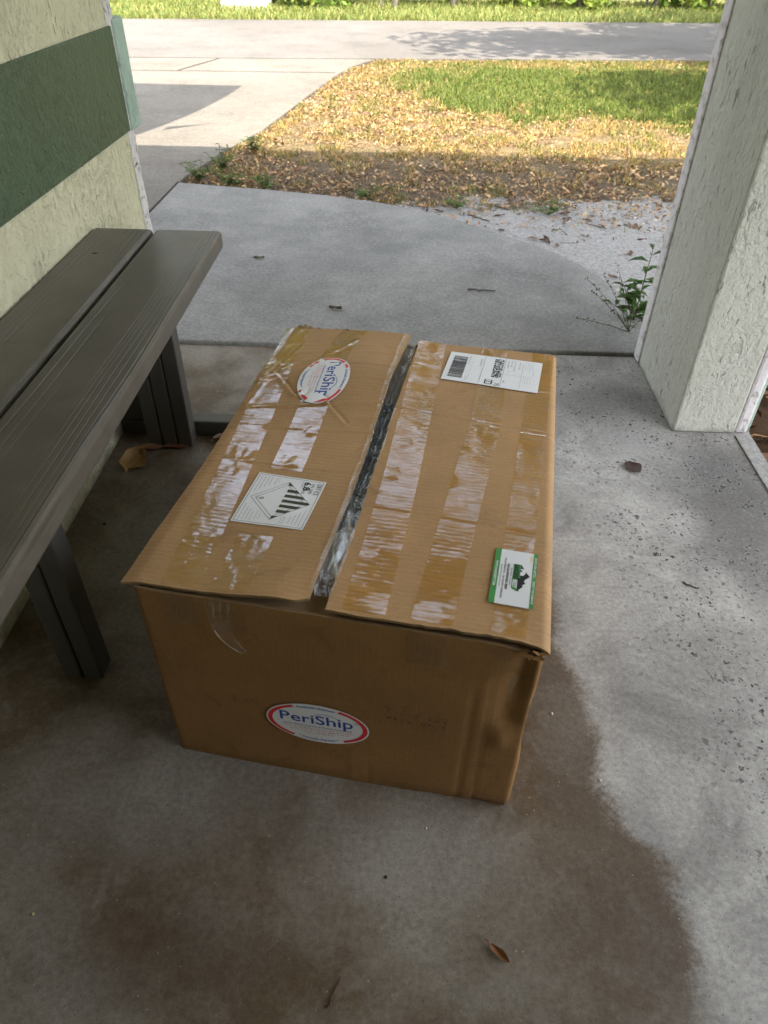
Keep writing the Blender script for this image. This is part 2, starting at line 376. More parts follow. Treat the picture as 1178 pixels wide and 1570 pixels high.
me = np_mesh("lawn", np.stack([GX, GY, GZ], -1).reshape(-1, 3), F, np.stack([sa, gr, st], -1).reshape(-1, 3), "mask")
k = Mat("lawn_soil", .95, .1)
mk = k.n("SeparateColor"); k.set(mk.inputs[0], k.attr("mask"))
nz = k.noise(26, 6, .7, .4); nf = k.noise(110, 4, .75)
soil = k.mix(nz, (.085, .066, .045), (.24, .19, .13))
sandc = k.mix(k.ramp(k.noise(60, 6, .8), [(.3, 0), (.7, 1)]), (.24, .225, .21), (.60, .585, .565))
strw = k.mix(k.ramp(nz, [(.35, 0), (.65, 1)]), (.15, .105, .055), (.34, .26, .145))
grn = k.mix(nz, (.05, .075, .02), (.11, .14, .04))
c = k.mix(mk.outputs[2], soil, strw); c = k.mix(k.step(k.math('ADD', mk.outputs[1], k.math('MULTIPLY', k.math('SUBTRACT', nf, .5), .8)), .25, .75), c, grn)
c = k.mix(k.step(k.math('ADD', mk.outputs[0], k.math('MULTIPLY', k.math('SUBTRACT', nz, .52), 2.1)), .3, .7), c, sandc)
k.base(c); k.nrm(k.bump(k.math('ADD', nz, nf), .9, .02))
tag(link("lawn", me, [k.m], smooth=True), kind='structure')
# mulch bed right of the pillar
kb = Mat("mulch_soil", .95, .1); kb.base(kb.mix(kb.noise(40, 5, .7), (.03, .018, .01), (.10, .06, .035)))
b = MB(); b.prism([(.893, .6), (6, .6), (6, 1.98), (.893, 1.98)], -.09, -.035); struct("mulch_bed", b, kb.m)
kv = Mat("verge_soil", .95, .1); kv.base(kv.mix(kv.noise(2.5, 6), (.12, .135, .04), (.20, .19, .07)))
b = MB(); b.prism([(-30, rf(-30)), (30, rf(30)), (30, 40), (-30, 40)], -.08, -.01); struct("verge", b, kv.m)

# ------------------------------------------------------------------ foliage materials
def leafmat(name, rough=.55, trans=.25):
    k = Mat(name, rough, .3); c = k.attr("tint"); k.base(c)
    tr = k.n("BsdfTranslucent"); k.set(tr.inputs[0], k.mix(1, c, (1.0, 1.0, .55), 'MULTIPLY'))
    ms = k.n("MixShader"); ms.inputs[0].default_value = trans
    k.t.links.new(k.b.outputs[0], ms.inputs[1]); k.t.links.new(tr.outputs[0], ms.inputs[2])
    k.t.links.new(ms.outputs[0], k.t.nodes["Material Output"].inputs[0]); return k.m
M['leaf'] = leafmat("leaves"); M['blade'] = leafmat("grass_blades", .6, .3); M['dry'] = leafmat("dry_leaves", .6, .12)
M['bark'] = (lambda k: (k.base(k.mix(k.noise(20, 5, .7, v=k.mapv(scale=(1, 1, .2))), (.06, .05, .04), (.22, .19, .15))), k.nrm(k.bump(k.noise(30, 5), .8, .02)), k.m)[-1])(Mat("bark", .9, .1))
M['stem'] = plain("weed_stem", (.10, .09, .035), .7)
M['seed'] = plain("seed_head", (.06, .04, .02), .8)

def blades(xy, z, L, wdt, lean, cols):
    """triangular grass blades, one per row"""
    n = len(xy); ang = RNG.uniform(0, 2 * np.pi, n); da = RNG.uniform(0, 2 * np.pi, n)
    p = np.column_stack([xy, z]); s = np.column_stack([np.cos(ang), np.sin(ang), np.zeros(n)]) * (wdt / 2)[:, None]
    d = np.column_stack([np.cos(da), np.sin(da), np.zeros(n)])
    mid = p + d * (lean * L * .35)[:, None] + np.array([0, 0, 1]) * (L * .6)[:, None]
    tip = p + d * (lean * L)[:, None] + np.array([0, 0, 1]) * (L * (1 - .45 * lean))[:, None]
    V = np.stack([p - s, p + s, mid + s * .7, mid - s * .7, tip], 1).reshape(-1, 3)
    i = np.arange(n) * 5
    F = np.concatenate([np.stack([i, i + 1, i + 2], 1), np.stack([i, i + 2, i + 3], 1), np.stack([i + 3, i + 2, i + 4], 1)])
    return V, F, np.repeat(cols, 5, 0)
def leaf_quads(P, N, size, cols, aspect=.5, fold=.25, roll=None):
    """leaf-shaped pieces (two folded halves) at P with normals N"""
    n = len(P); N = N / np.linalg.norm(N, axis=1)[:, None]
    r = RNG.normal(size=(n, 3)); A = np.cross(N, r); A /= np.linalg.norm(A, axis=1)[:, None]; B = np.cross(N, A)
    s = size[:, None]
    t0 = P - A * s * .5; t1 = P + A * s * .5 + N * s * RNG.uniform(-.1, .25, n)[:, None]
    up_ = N * s * fold * RNG.uniform(.2, 1, n)[:, None]
    l = P + B * s * aspect * .5 + up_ - A * s * .05; q = P - B * s * aspect * .5 + up_ - A * s * .05
    V = np.stack([t0, l, t1, q], 1).reshape(-1, 3); i = np.arange(n) * 4
    F = np.concatenate([np.stack([i, i + 2, i + 1], 1), np.stack([i, i + 3, i + 2], 1)])
    return V, F, np.repeat(cols, 4, 0)
def pick(cols, n, jit=.15):
    c = np.array(cols)[RNG.integers(0, len(cols), n)]; return np.clip(c * (1 + RNG.normal(0, jit, (n, 1))), .004, .9)
def gz(x, y): return -.012 + .03 * (fbm(x, y, 1.6) - .5) + .012 * (fbm(x, y, 14) - .5)

# grass on the lawn (uncountable)
N0 = 190000
X = RNG.uniform(-1.1, 3.6, N0); Yy = 3.0 + 4.9 * RNG.random(N0) ** .9
sa, gr, st = masks(X, Yy); cl = fbm(X, Yy, 9); cl2 = fbm(X + 3, Yy + 5, 3.5)
prob = np.clip(gr * 1.0 + st * .75 * smooth(cl, .36, .56) + .55 * smooth(cl, .46, .6), 0, 1) * (1 - .93 * sa)
ok = (RNG.random(N0) < prob) & (X > lawn_left(Yy) + .015) & (Yy < rn(X) - .0)
X, Yy, gr, st, sa = X[ok], Yy[ok], gr[ok], st[ok], sa[ok]; n = len(X)
green = pick([(.10, .15, .022), (.14, .19, .03), (.18, .20, .045), (.06, .10, .018), (.20, .20, .06)], n); dry = pick([(.48, .31, .11), (.38, .24, .085), (.52, .36, .15), (.28, .21, .10), (.20, .19, .07)], n)
mixg = (RNG.random(n) < np.clip(gr * .92 + .10 + .35 * smooth(fbm(X + 20, Yy, 3), .5, .62), 0, 1))[:, None]
cols = np.where(mixg, green, dry)
V, F, T = blades(np.column_stack([X, Yy]), gz(X, Yy) - .004, RNG.uniform(.015, .05, n) * (1 + .6 * gr), RNG.uniform(.003, .007, n), RNG.uniform(.3, 1.5, n), cols)
tag(link("grass", np_mesh("grass", V, F, T), [M['blade']]), "patchy green and straw coloured grass covering the front yard", "grass", kind='stuff')
# leaf litter on the lawn (ground cover)
N1 = 80000
X = RNG.uniform(-1.1, 3.4, N1); Yy = 3.1 + 4.6 * RNG.random(N1)
sa, gr, st = masks(X, Yy); cl = fbm(X + 5, Yy, 4)
prob = np.clip((.45 * (1 - smooth(X, -.2, 1.3)) + .25 + .75 * (1 - smooth(Yy, 3.9, 4.3))) * (smooth(cl, .34, .62) + .35) * (1 - .6 * gr) * (1 - .72 * sa), 0, 1)
ok = (RNG.random(N1) < prob) & (X > lawn_left(Yy) + .02) & (Yy < rn(X) + .01); X, Yy = X[ok], Yy[ok]; n = len(X)
Nn = RNG.normal(0, .45, (n, 3)); Nn[:, 2] = 1
V, F, T = leaf_quads(np.column_stack([X, Yy, gz(X, Yy) + RNG.uniform(.004, .022, n)]), Nn, RNG.uniform(.009, .028, n) * np.where(RNG.random(n) < .10, 1.6, 1), pick([(.33, .19, .09), (.39, .24, .12), (.24, .13, .065), (.44, .30, .16), (.16, .09, .05), (.34, .24, .13), (.12, .075, .045)], n, .25), .5, .22)
tag(link("leaf_litter", np_mesh("leaf_litter", V, F, T), [M['dry']]), "brown fallen leaf litter scattered over the front yard", "leaf litter", kind='stuff')
# gravel on the sandy patch
N2 = 5000
X = RNG.uniform(-.1, 2.2, N2); Yy = RNG.uniform(2.0, 4.0, N2); sa, gr, st = masks(X, Yy)
ok = (RNG.random(N2) < sa) & (X > lawn_left(Yy) + .01); X, Yy = X[ok], Yy[ok]; n = len(X)
oc = np.array([(1, 0, 0), (0, 1, 0), (-1, 0, 0), (0, -1, 0), (0, 0, .7)]); sz = RNG.uniform(.002, .008, n)
V = (np.column_stack([X, Yy, gz(X, Yy) - .001])[:, None, :] + oc[None] * sz[:, None, None] * RNG.uniform(.6, 1.3, (n, 5, 1))).reshape(-1, 3)
i = np.arange(n) * 5; F = np.concatenate([np.stack([i + a, i + (a + 1) % 4, i + 4], 1) for a in range(4)])
tag(link("gravel", np_mesh("gravel", V, F, np.repeat(pick([(.42, .40, .38), (.5, .48, .46), (.26, .24, .22), (.34, .32, .30)], n), 5, 0)), [M['dry']]), "pale sand and small gravel beside the curved walkway", "gravel", kind='stuff')
# grass of the far verge
N3 = 42000
X = RNG.uniform(-7, 7, N3); Yy = rf(X) - .02 + 2.6 * RNG.random(N3) ** 1.2; n = N3
V, F, T = blades(np.column_stack([X, Yy]), np.full(n, -.012), RNG.uniform(.05, .13, n), RNG.uniform(.006, .014, n), RNG.uniform(.3, 1.3, n), pick([(.16, .20, .05), (.22, .24, .07), (.12, .17, .04), (.30, .28, .10)], n))
ok = None
tag(link("verge_grass", np_mesh("verge_grass", V, F, T), [M['blade']]), "bright green grass strip along the far side of the road", "grass", kind='stuff')
b = MB(); b.prism([(-2.62, 11.75), (-1.98, 11.72), (-1.96, 12.02), (-2.60, 12.06)], -.02, .075)
tag(b.build("utility_cover", plain("cover_concrete", (.55, .56, .50), .8), bevel=.01), "flat pale concrete utility cover lying in the grass across the road", "utility cover")
# bark chips of the mulch bed
n = 700; X = RNG.uniform(.90, 1.9, n); Yy = RNG.uniform(1.0, 1.97, n)
Nn = RNG.normal(0, .5, (n, 3)); Nn[:, 2] = 1
V, F, T = leaf_quads(np.column_stack([X, Yy, RNG.uniform(-.034, -.01, n)]), Nn, RNG.uniform(.03, .08, n), pick([(.17, .085, .04), (.10, .05, .025), (.26, .15, .08), (.06, .035, .02)], n, .2), .4, .2)
tag(link("bark_mulch", np_mesh("bark_mulch", V, F, T), [M['dry']]), "dark brown bark mulch filling the bed beside the pillar", "mulch", kind='stuff')

# ------------------------------------------------------------------ bushes across the road, trees
def cloud(n, c, r, squash=1.0, shell=.35):
    d = RNG.normal(size=(n, 3)); d /= np.linalg.norm(d, axis=1)[:, None]
    return np.array(c) + d * np.array([r, r, r * squash]) * (shell + (1 - shell) * RNG.random((n, 1)) ** .5), d
def foliage(name, parent, lobes, per, size, cols, asp=.5):
    VV = []; FF = []; TT = []; o = 0
    for (c, r) in lobes:
        P, d = cloud(per, c, r); nn = d + RNG.normal(0, .6, (per, 3)) + np.array([0, 0, .4])
        base_c = np.array(cols[RNG.integers(len(cols))]); 
        V, F, T = leaf_quads(P, nn, RNG.uniform(.6, 1.3, per) * size, np.clip(base_c * (1 + RNG.normal(0, .22, (per, 1))), .005, .8), asp)
        VV.append(V); FF.append(F + o); TT.append(T); o += len(V)
    return link(name, np_mesh(name, np.concatenate(VV), np.concatenate(FF), np.concatenate(TT)), [M['leaf']], parent)
LK = ["low", "bushy", "loose", "broad"]
bush_x = [-2.2, -1.3, -.35, .55, 1.5, 2.4, 3.35, 4.3, 5.3, 6.3]
BL_ = ["leftmost bush across the road, small and pale green beside open grass", "second bush from the left across the road, loose and yellow green", "third bush from the left across the road, broad and mid green",
       "fourth bush from the left across the road, bright green against dark gaps", "bush across the road straight behind the sunlit part of the yard", "bush across the road behind the middle of the tree shadow, yellow green",
       "bush across the road behind the right part of the tree shadow", "third bush across the road counted from the white pillar", "second bush across the road counted from the white pillar", "bush across the road nearest the white pillar"]
for i, bx in enumerate(bush_x):
    y0 = rf(bx) + 1.55 + random.uniform(-.1, .35) + (.5 if i == 0 else 0); h = random.uniform(.9, 1.5) * (.6 if i == 0 else 1)
    e = empty("bush", (bx, y0, -.01), 0, BL_[i], "bush", "bushes across the road")
    lobes = [((random.uniform(-.45, .45), random.uniform(-.25, .3), random.uniform(.12, h)), random.uniform(.22, .36)) for _ in range(11)]
    foliage("foliage", e, lobes, 150, .10, [(.10, .16, .02), (.16, .22, .03), (.07, .11, .02), (.22, .26, .05)], .6)
    s = MB()
    for t in range(5):
        a = random.uniform(-.3, .3); s.tube([(a * .3, random.uniform(-.1, .1), -.02), (a, random.uniform(-.2, .1), h * .5), (a * 1.5, random.uniform(-.2, .2), h * .9)], [.022, .015, .008], 5)
    s.build("stem", M['bark'], e)
def tree(x, y, h, r, label, nl=22, per=150, cols=((.06, .10, .02), (.09, .14, .03), (.12, .16, .04)), z0=.35, trunk=.16, leaf=.22, off=(0, 0)):
    e = empty("tree", (x, y, -.02), 0, label, "tree", "trees around the yard")
    t = MB(); t.tube([(0, 0, -.05), (.05, .02, h * .2), (off[0] * .4, off[1] * .4 + .05, h * .45), (off[0] * .8, off[1] * .8, h * .75)], [trunk * 1.3, trunk, trunk * .8, trunk * .4], 9)
    lob = []
    for q in range(nl):
        a = random.uniform(0, 6.28); rr = r * math.sqrt(random.random()); zz = h * random.uniform(z0, 1) ; f = 1 - .5 * abs((zz / h - .65) / .4)
        c = (off[0] + rr * math.cos(a) * f, off[1] + rr * math.sin(a) * f, zz); lob.append((c, r * random.uniform(.2, .36)))
        if q % 3 == 0: t.tube([(off[0] * .3, off[1] * .3, h * .38), (c[0] * .5, c[1] * .5, (h * .4 + zz) / 2), c], [trunk * .45, trunk * .25, .02], 6)
    t.build("trunk", M['bark'], e, True); foliage("crown", e, lob, per, leaf, cols, .55); return e
tree(4.9, 5.7, 6.0, 3.1, "oak beside the yard hidden right of the pillar, its shadow dappling the road", 42, 270, z0=.42, leaf=.2, off=(-.5, .35))
tree(4.6, 3.5, 4.3, 2.1, "smaller oak near the porch hidden right of the pillar, its shade falling on the lawn", 20, 110, z0=.45, leaf=.18, trunk=.1, off=(-.9, .3))
for (x, y, h, r) in ((-9, 17, 9.5, 3.6), (-3.5, 19, 10.5, 3.8), (1.8, 18, 10.5, 3.8), (7, 18.5, 11, 4.0), (12.5, 17, 9.5, 3.6)):
    tree(x, y, h, r, {-9: "woodland tree left of the others beyond the bushes", -3.5: "tall woodland tree behind the open grass across the road", 1.8: "woodland tree standing behind the middle bushes across the road", 7: "tallest woodland tree behind the bushes by the pillar", 12.5: "woodland tree far right beyond the bushes"}[x], 34, 130, cols=((.19, .18, .04), (.23, .20, .05), (.16, .16, .04)), z0=.10, leaf=.55)

# ------------------------------------------------------------------ the porch
ZR = 2.25
W = empty("porch_wall", (-.69, 0, 0), 0, "cream stucco wall with a dark green painted band behind the bench", "wall")
b = MB(); b.box(-.15, 0, -1.6, 1.93, 0, ZR); b.build("panel", M['wall'], W)
b = MB(); b.box(.0, .007, -1.6, 1.925, .586, .80); b.build("painted_band", M['green'], W, bevel=.003)
b = MB()
def wob(u, v): return ((.003 + .004 * fb1(u * 40, v * 40, 1)) * min(1, u * 6 + .2) - .03 * sm1(u, .6, 1), 1.915 + .058 * u + .007 * (fb1(9 * u, v, 26) - .5), v)
b.grid(wob, [0, .2, .4, .6, .8, 1.0], [t * .012 for t in range(int(ZR / .012))]); b.box(-.15, -.004, 1.93, 1.968, 0, ZR)
b.build("corner_strip", M['rough'], W, True)
b = MB(); b.box(-.15, .010, 1.932, 2.005, .583, .812); b.build("corner_band", M['mint'], W, bevel=.006)
Pp = empty("pillar", (.688, 1.556, 0), 0, "pale green stucco pillar with chipped white corner strips at the porch edge", "pillar")
b = MB(); b.box(0, .158, 0, .358, 0, ZR); b.build("shaft", M['pillar'], Pp, bevel=.006)
b = MB(); b.box(-.004, .15, .358, .41, 0, ZR); b.build("corner_strip", M['pinkish'], Pp, bevel=.008)
b = MB(); b.box(.1582, .19, .002, .36, 0, ZR); b.build("side_strip", M['pinkish'], Pp, bevel=.008)
b = MB(); b.box(.1902, .199, .012, .36, 0, ZR); b.build("rim", M['mint'], Pp, bevel=.003)
H_ = empty("house_wall", (0, -1.0, 0), 0, "stucco house wall behind the porch with a front door", "wall")
b = MB(); b.box(-4, 1.5, -.15, 0, 0, ZR); b.box(1.35, 1.5, .0, .50, 0, ZR); b.build("panel", M['house'], H_)  # short return on the right added out of view to block light
b = MB(); b.box(-.35, .55, .002, .035, 0, 2.03); b.build("door", plain("door_paint", (.10, .13, .09), .5), H_, bevel=.005)
RX1 = 2.25; RY = 2.76
Rf = empty("porch_roof", (0, 0, ZR), 0, "flat porch roof with painted soffit over the concrete floor", "roof")
b = MB(); b.prism([(-4.2, -1.8), (1.6, -1.8), (1.6, -.9), (1.6, .75), (RX1, .75), (RX1, 1.05), (RX1, 1.05), (RX1, RY), (-4.2, RY)], .003, .09); b.build("soffit", M['soffit'], Rf)
b = MB(); b.box(-4.2, RX1, RY, RY + .03, -.02, .17); b.build("fascia", plain("fascia_paint", (.6, .6, .52), .6), Rf, bevel=.004)
S = empty("shadow_caster", (-3.9, 5.2, 0), 0, "unseen sheet on a post beside the driveway, added to cast a pointed shadow", "shadow caster")  # invented, out of view; outline shaped to throw the driveway shadow
def q3(p0, p1, p2, n=10): return [tuple((1 - t) ** 2 * np.array(p0) + 2 * t * (1 - t) * np.array(p1) + t * t * np.array(p2)) for t in [i / n for i in range(n)]]
tipx, tipy = -.84 + 3.9, 4.71 - 5.2
poly = q3((tipx, tipy), (3.0, -1.5), (2.68, -2.25)) + q3((2.68, -2.25), (1.3, -1.4), (0.05, -.1)) + q3((.05, -.1), (1.2, -.52), (tipx, tipy))
b = MB(); b.prism(poly, 2.25, 2.256); b.build("caster_sheet", plain("caster_cloth", (.45, .43, .38), .8), S)
b = MB(); b.prism([(2.86, -1.95), (3.08, -1.765), (2.87, -1.86)], 2.25, 2.254); b.build('sliver_caster', plain('sliver_cloth', (.3, .3, .28), .7), S)  # thin wedge added to throw the narrow sliver of shadow
b = MB(); b.tube([(0, 0, 0), (-.02, 0, 2.4)], .035, 10); b.build("post", plain("post_paint", (.25, .25, .25), .5), S, True)  # unseen post added to carry the shadow caster

# ------------------------------------------------------------------ bench
kw = Mat("bench_plastic", .36, .45); kw.P = kw.tc.outputs["Object"]
gv = kw.mapv(scale=(1, .06, 1)); wg = kw.warp(9, .05, v=gv, detail=2)
wvx = kw.n("TexWave", wave_type='BANDS', bands_direction='X', wave_profile='SIN'); kw.set(wvx.inputs[0], wg)
wvx.inputs["Scale"].default_value = 30; wvx.inputs["Distortion"].default_value = 14.0; wvx.inputs["Detail"].default_value = 2; wvx.inputs["Detail Scale"].default_value = .35
gl = kw.math('MULTIPLY', kw.ramp(wvx.outputs["Fac"], [(0, 1), (.22, 0)]), kw.ramp(kw.noise(9, 3, v=gv), [(.43, 0), (.58, 1)]))
kw.base(kw.mix(kw.math('MULTIPLY', gl, .75), kw.mix(kw.ramp(kw.noise(11, 6, .7, .6), [(.35, 0), (.65, 1)]), (.076, .065, .050), (.108, .093, .073)), (.03, .027, .022)))
kw.nrm(kw.bump(kw.math('ADD', kw.math('MULTIPLY', gl, -1.0), kw.math('MULTIPLY', kw.noise(300, 2), .12)), .5, .003)); M['board'] = kw.m
kl = Mat("bench_leg_plastic", .5, .4); kl.base(kl.mix(kl.noise(8, 5), (.062, .055, .046), (.092, .083, .07))); kl.nrm(kl.bump(kl.noise(380, 3, .7), .5, .002)); M['leg'] = kl.m
Bn = empty("bench", (-.548, .8, 0), 0, "dark brown plank bench standing against the cream wall", "bench")
def board(x0, x1, name):
    b = MB(); b.box(x0, x1, -.9, .79, .425, .465)
    o = b.build(name, M['board'], Bn, bevel=.009, seg=3, smooth=False); return o
board(-.139, -.0085, "seat_board"); board(-.0025, .143, "seat_board")
def leg(x0, n, y0, dy, wd):
    for i in range(n):
        b = MB(); b.box(x0 + i * wd + .0012, x0 + (i + 1) * wd - .0012, y0, y0 + dy, 0, .424); b.build("leg_board", M['leg'], Bn, bevel=.003)
leg(-.007, 2, -.065, .042, .034); leg(-.063, 3, .625, .04, .0367)
b = MB(); b.box(-.139, .26, .672, .715, .0, .042); b.build("foot_rail", M['leg'], Bn, bevel=.004)
b = MB(); b.box(-.137, -.066, .668, .70, .045, .424); b.build("rear_brace", M['leg'], Bn, bevel=.003)
b = MB(); b.box(-.1, .09, -.02, .02, .385, .424); b.build("seat_bearer", M['leg'], Bn, bevel=.003)

# ------------------------------------------------------------------ the cardboard box
BW, BL, BH, TH = .506, .722, .358, .004
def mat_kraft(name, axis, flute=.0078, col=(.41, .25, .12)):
    k = Mat(name, .72, .22); x, y, z = k.sep()
    ax = {'y': y, 'x': x}[axis]
    wob = k.math('ADD', ax, k.math('MULTIPLY', k.math('SUBTRACT', k.noise(5, 3), .5), .004))
    ph = k.math('MULTIPLY', wob, 2 * math.pi / flute); s = k.math('SINE', ph)
    fl = k.math('MULTIPLY', k.math('ADD', s, 1.0), .5)
    sc = (3, 60, 3) if axis == 'y' else (60, 3, 3)
    fib = k.noise(9, 5, .65, v=k.mapv(scale=sc)); big = k.noise(7, 5, .6); spk = k.noise(260, 3, .7)
    c = k.mix(k.ramp(big, [(.3, 0), (.7, 1)]), tuple(t * .86 for t in col), tuple(t * 1.08 for t in col))
    c = k.mix(.22, c, k.ramp(fib, [(.25, .25), (.75, .75)]), 'OVERLAY')
    c = k.mix(.18, c, k.ramp(spk, [(.25, .2), (.75, .8)]), 'OVERLAY')
    ln = k.math('MULTIPLY', k.step(fl, .2, .0), k.ramp(k.noise(10, 4, v=k.mapv(scale=(1, 1, 1))), [(.42, 0), (.62, 1)]))
    c = k.mix(k.math('MULTIPLY', ln, .20 if axis == 'y' else .12), c, tuple(t * .5 for t in col))
    sct = k.warp(3, .5); scr = k.noise(30, 2, .5, .3, v=k.mapv(scale=(.5, 4, 1), src=sct))
    scl = k.math('MULTIPLY', k.math('SUBTRACT', 1.0, k.step(k.math('ABSOLUTE', k.math('SUBTRACT', scr, .5)), 0, .006)), k.ramp(k.noise(6, 2), [(.53, 0), (.62, 1)]))
    c = k.mix(k.math('MULTIPLY', scl, .3 if axis == 'y' else .55), c, tuple(min(1, t * 1.7) for t in col))
    dirt = k.math('MULTIPLY', k.ramp(k.noise(18, 7, .75, .8), [(.56, 0), (.70, 1)]), .42)
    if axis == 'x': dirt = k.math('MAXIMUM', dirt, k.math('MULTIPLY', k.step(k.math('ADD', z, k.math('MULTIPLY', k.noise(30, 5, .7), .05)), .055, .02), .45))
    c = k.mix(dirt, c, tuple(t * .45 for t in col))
    k.base(c)
    h = k.math('ADD', k.math('MULTIPLY', fl, .22 if axis == 'y' else .03), k.math('ADD', k.math('MULTIPLY', big, .8), k.math('MULTIPLY', spk, .06)))
    k.nrm(k.bump(h, .42, .0022)); return k.m
M['kraft_top'] = mat_kraft("kraft_flap", 'y'); M['kraft_side'] = mat_kraft("kraft_panel_shaded", 'x', .0072, (.255, .135, .050))  # panel copy is darker: shade on the box front put into its colour
M['kraft_edge'] = plain("kraft_cut_edge", (.22, .14, .07), .9)
M['kraft_in'] = plain("kraft_inside", (.26, .17, .09), .9)
def mat_film(name, tint, scale=1.0, wr=1.0, haze=.0, flute=True, rough=.09, f0=.15, bstr=.11):
    k = Mat(name, rough, .5)
    x, y, z = k.sep()
    wv = k.warp(22, .03); n1 = k.noise(55 * scale, 5, .65, .7, v=k.mapv(scale=(.5, 1.3, 1), src=wv)); n2 = k.noise(210, 3, .6); n3 = k.noise(12, 3, .6, .6)
    s = k.math('MULTIPLY', k.math('SINE', k.math('MULTIPLY', k.math('ADD', y, k.math('MULTIPLY', n3, .006)), 2 * math.pi / .0078)), .5)
    h = k.math('ADD', k.math('MULTIPLY', n1, .62 * wr), k.math('MULTIPLY', n2, .34))
    if flute: h = k.math('ADD', h, k.math('MULTIPLY', s, .13))
    h = k.math('ADD', h, k.math('MULTIPLY', n3, .8 * wr))
    bp = k.bump(h, bstr, .0028)
    g = k.n("BsdfGlossy"); g.inputs["Roughness"].default_value = rough; g.inputs[0].default_value = (.88, .94, 1, 1); k.set(g.inputs["Normal"], bp)  # gloss tinted blue to imitate sky reflected in the film
    t = k.n("BsdfTransparent"); t.inputs[0].default_value = (*tint, 1)
    f = k.n("LayerWeight"); f.inputs[0].default_value = .5; k.set(f.inputs["Normal"], bp)
    # bubbles of air under the film: only the unstuck places shine strongly
    stuck = k.ramp(k.noise(34, 6, .75, .6, v=k.mapv(scale=(.7, 1.5, 1))), [(.38, .35), (.56, 1)])
    mx = k.n("MixShader"); k.set(mx.inputs[0], k.math('MULTIPLY', k.math('MULTIPLY_ADD', k.math('POWER', f.outputs['Facing'], 4.0), .8, f0), stuck, clamp=True))
    k.t.links.new(t.outputs[0], mx.inputs[1]); k.t.links.new(g.outputs[0], mx.inputs[2]); out = mx.outputs[0]
    if haze:
        d = k.n("BsdfDiffuse"); d.inputs[0].default_value = (.55, .55, .52, 1); m2 = k.n("MixShader"); m2.inputs[0].default_value = haze
        k.t.links.new(out, m2.inputs[1]); k.t.links.new(d.outputs[0], m2.inputs[2]); out = m2.outputs[0]
    k.t.links.new(out, k.t.nodes["Material Output"].inputs[0]); return k.m
M['tape'] = mat_film("clear_tape", (.97, .90, .67)); M['tape_y'] = mat_film('yellowed_tape', (.97, .89, .66), f0=.095, bstr=.13); M['ftape'] = mat_film('front_tape', (.99, .97, .92), f0=.10); M['film'] = mat_film("clear_wrap", (.98, .97, .94), .6, 1.6, .02, False, .06, f0=.10, bstr=.55)
BX = empty("cardboard_box", (-.326, .612, 0), R_(-8.98), "large worn brown cardboard shipping box taped shut, standing on the porch floor", "box")

# body: a rounded-rectangle wall with dents
def perim(n_side, r=.007):
    pts = []
    for (cx, cy, a0) in ((BW - r, r, -90), (BW - r, BL - r, 0), (r, BL - r, 90), (r, r, 180)):
        for t in range(5):
            a = R_(a0 + 22.5 * t); pts.append((cx + r * math.cos(a), cy + r * math.sin(a), math.cos(a), math.sin(a)))
    out = []
    for i in range(len(pts)):
        p, q = pts[i], pts[(i + 1) % len(pts)]; d = math.dist(p[:2], q[:2]); m = max(1, int(d / .0045))
        for t in range(m): out.append(tuple(p[j] + (q[j] - p[j]) * t / m for j in range(4)))
    return out
PER = perim(0)
def dent(x, y, z, nx, ny):
    d = .0022 * (fb1(x * 9 + y * 7, z * 9, 1) - .5) + .003 * math.sin(min(1, z / BH) * math.pi) * (1 if abs(ny) > .9 else .6) * .6
    fr = 1 - sm1(y, .0, .02)
    # pushed-in right corner of the front: hollow with a hard lower lip
    g = math.exp(-((x - .478) / .017) ** 2) * (1 - sm1(z, .10, .125) * 0) * sm1(z, .195, .215) * (1 - sm1(z, .26, .36)) * fr
    d -= .007 * g
    d -= .006 * math.exp(-((x - .487) / .01) ** 2) * sm1(z, .245, .30) * fr
    d += .004 * math.exp(-((x - .474) / .012) ** 2) * math.exp(-((z - .175) / .02) ** 2) * fr
    for (ux, z0, z1, a) in ((.432, .0, .30, .0026), (.452, .05, .33, .0018), (.30, .0, .09, .0016), (.275, .0, .10, -.0014), (.455, .0, .06, .004)):
        d -= .55 * a * math.exp(-((x - ux - .012 * (z - .1)) / .0035) ** 2) * sm1(z, z0 - .02, z0 + .02) * (1 - sm1(z, z1 - .06, z1)) * fr
    # crushed foot of the box at the right, scuffed rim
    d -= .006 * (1 - sm1(z, .0, .022)) * sm1(x, .30, .46) * fr * (.5 + fb1(x * 60, 1, 1))
    if nx > .5: d -= .006 * math.exp(-((z - .20) / .05) ** 2) * (1 - sm1(y, 0, .12)) + .003 * sm1(y, 0, .3) * (1 - sm1(y, .4, .7))
    return d
zs = [BH * t / 56 for t in range(57)]
def wall_pt(i, z, off=0):
    x, y, nx, ny = PER[i % len(PER)]; l = math.hypot(nx, ny); nx /= l; ny /= l; d = dent(x, y, z, nx, ny) - off
    top = 0
    if z > BH - .001: top = -.003 * (fb1(x * 20, y * 20, 1)) - .007 * sm1(x, .44, .5) * (1 - sm1(y, .0, .05))
    return (x + nx * d, y + ny * d, z + top)
b = MB(); n = len(PER)
P = [wall_pt(i, z) for z in zs for i in range(n)]; F = [(j * n + i, j * n + (i + 1) % n, (j + 1) * n + (i + 1) % n, (j + 1) * n + i) for j in range(len(zs) - 1) for i in range(n)]
b.add(P, F, 0)
Q = [wall_pt(i, BH) for i in range(n)] + [wall_pt(i, BH, TH) for i in range(n)] + [wall_pt(i, .01, TH) for i in range(n)]
b.add(Q, [(i, (i + 1) % n, n + (i + 1) % n, n + i) for i in range(n)], 1); b.add(Q, [(n + i, n + (i + 1) % n, 2 * n + (i + 1) % n, 2 * n + i) for i in range(n)], 2)
b.add([wall_pt(i, 0) for i in range(n)], [tuple(range(n))[::-1]], 0)
